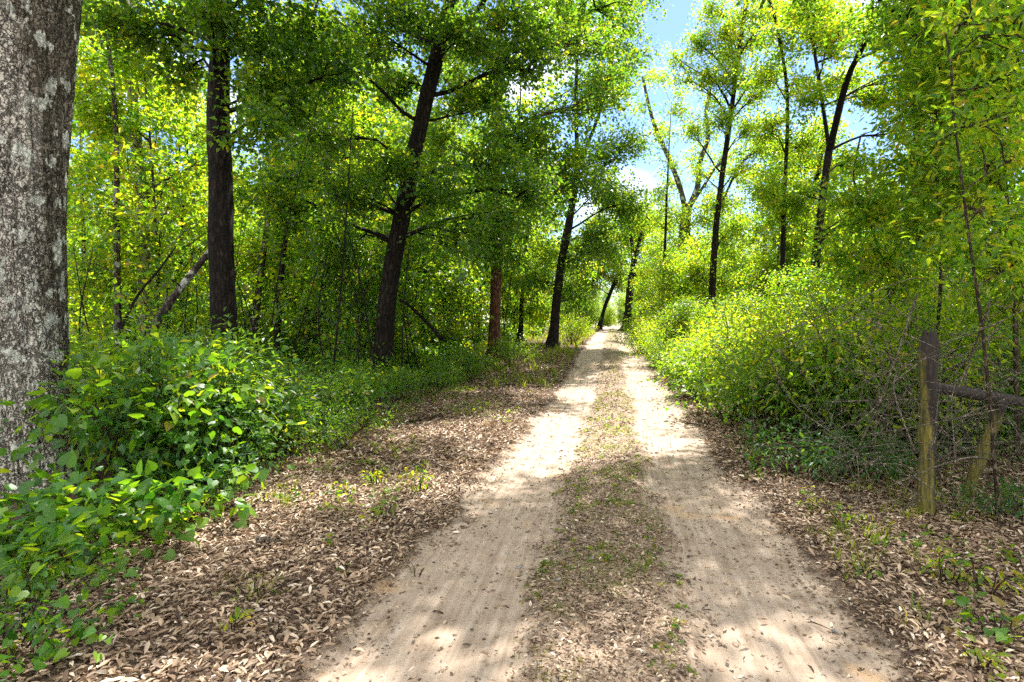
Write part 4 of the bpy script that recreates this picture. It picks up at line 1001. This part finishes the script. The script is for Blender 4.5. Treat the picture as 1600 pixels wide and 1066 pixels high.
G1, G2, G3 = 'vines and shrubs of the left thicket', 'shrubs along the right verge', 'low plants on the left verge'
for a in [
        ('vine_bush1', 240, 760, .95, 'broad leaved vine bush right beside the massive lichened trunk'),
        ('vine_bush1', 315, 740, .9, 'heart leaved vine mound in front of the straight near black trunk'),
        ('leafy_shrub1', 298, 735, 1.0, 'dense fine leaved shrub at the right front of the left thicket'),
        ('leafy_shrub2', 368, 720, .95, 'green shrub at the verge corner of the left thicket'),
        ('leafy_shrub1', 250, 690, 1.0, 'tall green shrub at the back of the thicket below the dead leaning trunk'),
        ('vine_bush1', 348, 680, .95, 'vine covered bush just right of the straight near black trunk foot'),
        ('leafy_shrub2', 418, 672, .85, 'rounded green shrub between the thicket and the leaning oak'),
        ('leafy_shrub2', 150, 700, 1.1, 'shaded shrub squeezed behind the massive lichened trunk'),
        ('leafy_shrub2', 540, 640, .8, 'low spreading shrub left of the leaning oak foot'),
        ('narrow_leaved_shrub1', 240, 760, 1.0, 'glossy narrow leaved shrub among the vine bushes of the left thicket'),
        ('narrow_leaved_shrub1', 328, 760, .8, 'narrow leaved shrub leaning over the litter at the thicket corner'),
        ('narrow_leaved_shrub1', 398, 700, .9, 'narrow leaved shrub at the verge between thicket and rounded shrub'),
        ('big_leaved_seedling1', 185, 740, .95, 'seedling with a few very large drooping leaves beside the lichened trunk'),
        ('tall_seedling1', 225, 720, .95, 'thin seedling rising out of the thicket before the dead leaning trunk'),
        ('tall_seedling1', 355, 700, .85, 'thin pale leaved seedling in front of the straight near black trunk'),
        ('tall_seedling1', 430, 680, .8, 'thin seedling sticking up right of the straight near black trunk'),
        ('tall_seedling1', 515, 650, .7, 'thin seedling left of the leaning oak foot'),
        ('leafy_shrub2', 440, 712, .62, 'low fresh shrub at the litter border right of the narrow leaved shrubs'),
        ('leafy_shrub1', 492, 668, .55, 'small fine leaved shrub in the middle of the left verge border'),
        ('vine_bush1', 548, 660, .6, 'small vine mound on the left verge border before the leaning oak'),
        ('leafy_shrub2', 615, 626, .6, 'small bright shrub just below the leaning oak foot'),
        ('low_shrub2', 470, 700, 1.1, 'feathery low plant at the litter border under the small fine leaved shrub'),
        ('leafy_shrub2', 690, 606, .6, 'little shrub on the verge border right of the leaning oak'),
        ('low_shrub2', 590, 632, 1.3, 'pale lit low plant in front of the leaning oak foot'),
        ('low_shrub2', 655, 622, 1.3, 'low green plant at the litter edge right of the leaning oak'),
        ('low_shrub2', 520, 690, 1.1, 'low green plant on the litter border below the rounded shrub'),
        ('leafy_shrub2', 720, 598, .8, 'small shrub under the reddish lit trunk on its left side'),
        ('leafy_shrub2', 800, 572, .9, 'shrub right of the reddish lit trunk on the grass edge'),
        ('sunny_shrub2', 893, 537, 1.0, 'bright pale yellow bush by the left verge below the dark leaning far trunk')]:
    shrub_px(*a, G1)
for a in [
        ('vine_bush2', 40, 850, 1.0, 'heart leaved vine sprawling over the roots of the massive trunk'),
        ('vine_bush2', 130, 845, .9, 'bright green vine spreading right of the massive trunk roots'),
        ('vine_bush2', 173, 838, .95, 'leafy vine spilling from the thicket onto the litter'),
        ('vine_bush2', 258, 815, .9, 'vine patch with pale leaf tips at the litter border'),
        ('low_shrub1', 323, 780, 1.0, 'dark glossy seedling clump at the foot of the fine leaved shrub'),
        ('vine_bush2', 10, 930, .85, 'large leaved vine at the left border of the litter'),
        ('vine_bush2', 90, 900, .6, 'small vine tuft between the sprawling vines and the litter'),
        ('low_shrub2', 20, 1000, .8, 'grassy green plant in the very corner nearest the viewer'),
        ('vine_bush2', 45, 1050, .5, 'broad leaves of a vine touching the bottom corner')]:
    shrub_px(*a, G3)
for a in [
        ('sunny_shrub2', 1000, 553, .95, 'bright yellow bush beside the track where it narrows on the right'),
        ('sunny_shrub2', 1035, 572, .9, 'sunlit yellow green bush second along the right verge'),
        ('sunny_shrub1', 1075, 570, .85, 'tall yellow lit bush behind the right verge below the tall leaning trunk'),
        ('sunny_shrub2', 1085, 600, .8, 'rounded yellow green bush in the middle of the right verge'),
        ('sunny_shrub2', 1120, 625, .8, 'vine laced bush with yellow leaves where the right verge widens'),
        ('sunny_shrub2', 1150, 600, 1.1, 'large loose bush below the tall leaning trunk on the right'),
        ('sunny_shrub1', 1200, 610, .9, 'big yellow green shrub in the middle of the right thicket'),
        ('leafy_shrub2', 1185, 660, .8, 'shady shrub over the pale fallen branch on the right'),
        ('sunny_shrub1', 1275, 620, .9, 'tall shrub with bright sprays below the forking oak'),
        ('sunny_shrub2', 1260, 665, .9, 'bushy shrub just left of the vine tangle'),
        ('sunny_shrub1', 1350, 630, .9, 'tall yellow green shrub behind the vine tangle'),
        ('leafy_shrub1', 1052, 588, .75, 'fresh green bush among yellow bushes where the right verge narrows'),
        ('leafy_shrub1', 1118, 610, .85, 'fresh green rounded bush rising over the right verge before the tall leaning trunk'),
        ('vine_bush1', 1080, 622, .75, 'small heart leaved vine bush at the right verge before the rounded bush'),
        ('vine_bush1', 1140, 655, .8, 'heart leaved vine bush with sunlit tips hanging over the pale fallen branch'),
        ('vine_bush1', 1215, 690, .75, 'broad leaved vine on the litter border right of the pale fallen branch'),
        ('vine_bush1', 1330, 690, 1.0, 'vine draped bush between the low glossy shrubs and the mossy post'),
        ('sunny_shrub1', 1190, 650, .85, 'tall bush with lit tips reaching towards the track before the bushy shrub'),
        ('leafy_shrub1', 1235, 690, .95, 'fresh green bush at the litter border left of the low glossy shrubs'),
        ('sunny_shrub1', 1315, 700, .85, 'tall loose bush between the low glossy shrubs and the forking oak'),
        ('sunny_shrub1', 1400, 705, .8, 'loose leafy bush rising right behind the mossy post'),
        ('leafy_shrub1', 1575, 690, 1.0, 'fresh green bush just behind the slanting fence brace'),
        ('low_shrub1', 1265, 745, 1.1, 'low dark glossy shrub on litter left of the mossy post'),
        ('low_shrub1', 1345, 752, 1.0, 'low dark glossy shrub right by the mossy post'),
        ('leafy_shrub1', 1400, 660, 1.0, 'shaded shrub growing behind the mossy post'),
        ('leafy_shrub1', 1500, 665, 1.0, 'shaded shrub growing behind the fence rail'),
        ('sunny_shrub1', 1470, 620, 1.0, 'lime green shrub rising above the fence rail'),
        ('sunny_shrub1', 1590, 640, 1.0, 'lime green shrub at the end of the fence rail'),
        ('low_shrub1', 1598, 815, .6, 'glossy shrub under the diagonal fence brace at the right border')]:
    shrub_px(*a, G2)

# undergrowth nobody could count
def undergrowth(name, label, mat, shape, spots, per_h, size, seed):
    r_ = np.random.default_rng(seed); wood = Geo(); L = newL()
    for x, y, h, r in spots:
        d = math.hypot(x, y)
        shrub_geo(r_, h, r, int(8 + 6 * r), int(per_h * h * (1 if d < 16 else .6)), size * (1 if d < 16 else 1.5 if d < 30 else 2.1), shape, L=L, base=(x, y, gz(x, y)), sigma=.08, tone=r_.uniform(.25, .75))
    tag(link(name, leafgeo(L, shape, r_).mesh(name, M[mat], (0, 0, 0), False)), label, 'undergrowth', kind='stuff')
def spots(n, x0, x1, y0, y1, h0, h1, ok):
    out = []
    while len(out) < n:
        x, y = rngF.uniform(x0, x1), rngF.uniform(y0, y1)
        if inview(x, y, 1.1) and ok(x, y): out.append((x, y, rngF.uniform(h0, h1), rngF.uniform(.5, .95)))
    return out
undergrowth('undergrowth', 'low leafy undergrowth covering the floor of the left wood', 'bush_leaf', 'broad', spots(230, -22, -3.9, 7, 42, .35, .9, lambda x, y: x < -3.9 - .02 * y), 1000, .10, 61)
undergrowth('undergrowth', 'sunlit leafy undergrowth covering the floor of the right wood', 'lime_leaf', 'broad', spots(210, 2.2, 20, 7.5, 60, .4, 1.3, lambda x, y: x > 2.5 + .012 * y), 1000, .10, 62)
undergrowth('undergrowth', 'dark glossy undergrowth behind the fence', 'glossy_leaf', 'ell', spots(60, 2.8, 8, 4.4, 10, .3, 1.1, lambda x, y: x > 3.0 and (y > 7.4 or x > 6.0)), 1100, .068, 63)

# ------------------------------------------------------------------ old wooden fence in the right thicket
def old_wood(name='mossy_wood', k=-6.5, c0=-.02):
    m, nt, out = nodes(name); L = nt.links.new
    tc = N(nt, 'ShaderNodeTexCoord'); mp = N(nt, 'ShaderNodeMapping'); mp.inputs['Scale'].default_value = (14, 14, 1.6); L(tc.outputs['Object'], mp.inputs[0])
    n1 = N(nt, 'ShaderNodeTexNoise', i_Scale=3.0, i_Detail=7.0, i_Roughness=.65); L(mp.outputs[0], n1.inputs['Vector'])
    c = ramp(nt, [(.3, (.006, .004, .003)), (.52, (.016, .011, .008)), (.72, (.055, .042, .03))]); L(n1.outputs['Fac'], c.inputs[0])
    n2 = N(nt, 'ShaderNodeTexNoise', i_Scale=4.0, i_Detail=6.0, i_Roughness=.6); L(tc.outputs['Object'], n2.inputs['Vector'])
    sx = N(nt, 'ShaderNodeSeparateXYZ'); L(tc.outputs['Object'], sx.inputs[0])
    a = N(nt, 'ShaderNodeMath', operation='MULTIPLY_ADD', i_1=k); L(sx.outputs['X'], a.inputs[0])
    n3 = N(nt, 'ShaderNodeMath', operation='ADD', i_1=c0); L(n2.outputs['Fac'], n3.inputs[0]); L(n3.outputs[0], a.inputs[2])
    zl = N(nt, 'ShaderNodeMath', operation='MULTIPLY_ADD', i_1=-.62); L(sx.outputs['Z'], zl.inputs[0])
    aa = N(nt, 'ShaderNodeMath', operation='ADD', i_1=.58); L(a.outputs[0], aa.inputs[0]); L(aa.outputs[0], zl.inputs[2])
    r = ramp(nt, [(.50, (0, 0, 0)), (.66, (1, 1, 1))]); L(zl.outputs[0], r.inputs[0])
    mo = ramp(nt, [(.32, (.02, .018, .006)), (.5, (.085, .078, .012)), (.68, (.20, .165, .026))]); L(n1.outputs['Fac'], mo.inputs[0])
    mx_ = N(nt, 'ShaderNodeMix', data_type='RGBA'); L(r.outputs[0], mx_.inputs[0]); L(c.outputs[0], mx_.inputs[6]); L(mo.outputs[0], mx_.inputs[7])
    p = N(nt, 'ShaderNodeBsdfPrincipled', i_Roughness=.9); L(mx_.outputs[2], p.inputs['Base Color'])
    b = N(nt, 'ShaderNodeBump', i_Strength=.8, i_Distance=.012); L(n1.outputs['Fac'], b.inputs['Height']); L(b.outputs[0], p.inputs['Normal'])
    L(p.outputs[0], out.inputs[0]); return m
M['mossy_wood'] = old_wood()
M['mossy_brace_wood'] = old_wood('mossy_brace_wood', 0.0, .09)
def timber(name, a, b, r, parent, off, seed, notch=False, sides=16, mat='mossy_wood'):
    r_ = np.random.default_rng(seed); a = np.asarray(a); b = np.asarray(b)
    g = Geo(); n = 22
    S = np.linspace(a, b, n); S[1:-1] += r_.normal(0, r * .05, (n - 2, 3))
    tube(g, S, r * (1 + .06 * r_.normal(0, 1, n)), sides, .05, r_)
    if notch:   # weathered top split into uneven points
        top = b - a; top = top / np.linalg.norm(top)
        for k in range(7):
            an = k * .9; q = b + r * .62 * np.array([math.cos(an), math.sin(an), 0])
            tube(g, np.array([q - top * .03, q + top * r_.uniform(.02, .10)]), [r * .34, r * .12], 6, 0, None)
    return link(name, g.mesh(name, M[mat], off, True), parent)
P0 = gp(1447, 803); zt = 1.50
f0 = np.array([P0[0], P0[1], gz(P0[0], P0[1]) - .15])
fence = empty('fence', tuple(f0)); tag(fence, 'old mossy wooden fence post with rail and slanting brace in the right thicket', 'fence')
Dp = proj(P0)[2]
timber('post', f0, f0 + np.array([.0, .0, zt + .15]), .066, fence, f0, 71, True)
ra = at(1452, 604, Dp); rb = at(1680, 642, Dp + .35); timber('rail', ra + np.array([0, -.01, 0]), rb, .046, fence, f0, 72)
ba = at(1505, 742, Dp + .35); bb = at(1566, 628, Dp + .12); timber('brace', ba - np.array([0, 0, .28]), bb, .045, fence, f0, 73, mat='mossy_brace_wood')

# bare vines tangled round the fence
rv = np.random.default_rng(81); g = Geo()
for i in range(440):
    px = rv.normal(1455, 115); py = rv.normal(640, 80); d = rv.uniform(4.4, 8.5) + max(0, (1300 - px) / 110)
    c = at(px, py, d); c[2] = max(c[2], gz(c[0], c[1]) + .1)
    ln = rv.uniform(.5, 1.7); dr = unit(rv.normal(0, 1, 3) * np.array([1, .6, .75])); cv = rv.normal(0, .22, (2, 3)) * ln
    Pq = [c - dr * ln / 2 + cv[0] * .6, c + cv[1] * .5, c + dr * ln / 2 - np.array([0, 0, .1 * ln])]
    for q in Pq: q[2] = max(q[2], gz(q[0], q[1]) + .02)
    r0 = rv.choice([.0022, .0032, .0045, .009], p=[.45, .3, .18, .07])
    Sq = spline(Pq, 9); tube(g, Sq, np.linspace(r0, r0 * .4, 9), 4, 0, None, False)
    for t_ in rv.integers(2, 8, 2):
        e = Sq[t_] + unit(dr + rv.normal(0, .8, 3)) * ln * rv.uniform(.12, .35)
        tube(g, spline([Sq[t_], (Sq[t_] + e) / 2 + rv.normal(0, .03, 3), e], 5), np.linspace(r0 * .6, r0 * .25, 5), 4, 0, None, False)
tag(link('vine_tangle', g.mesh('vine_tangle', M['twig'])), 'tangle of bare grey vines and twigs round the mossy fence', 'vines', kind='stuff')
# thin saplings stems and hanging vines in the woods
g = Geo()
for i in range(60):
    x = rngF.uniform(-16, -4.6); y = rngF.uniform(9, 30)
    if not inview(x, y): continue
    h = rngF.uniform(2, 6); b0 = np.array([x, y, gz(x, y) - .05]); e = b0 + np.array([rngF.normal(0, .6), rngF.normal(0, .4), h])
    tube(g, spline([b0, (b0 + e) / 2 + rngF.normal(0, .12, 3), e], 9), np.linspace(rngF.uniform(.012, .03), .006, 9), 5, 0, None, False)
tag(link('bare_stems', g.mesh('bare_stems', M['dark_bark'])), 'thin bare stems and hanging vines between the trees of the left wood', 'stems', kind='stuff')
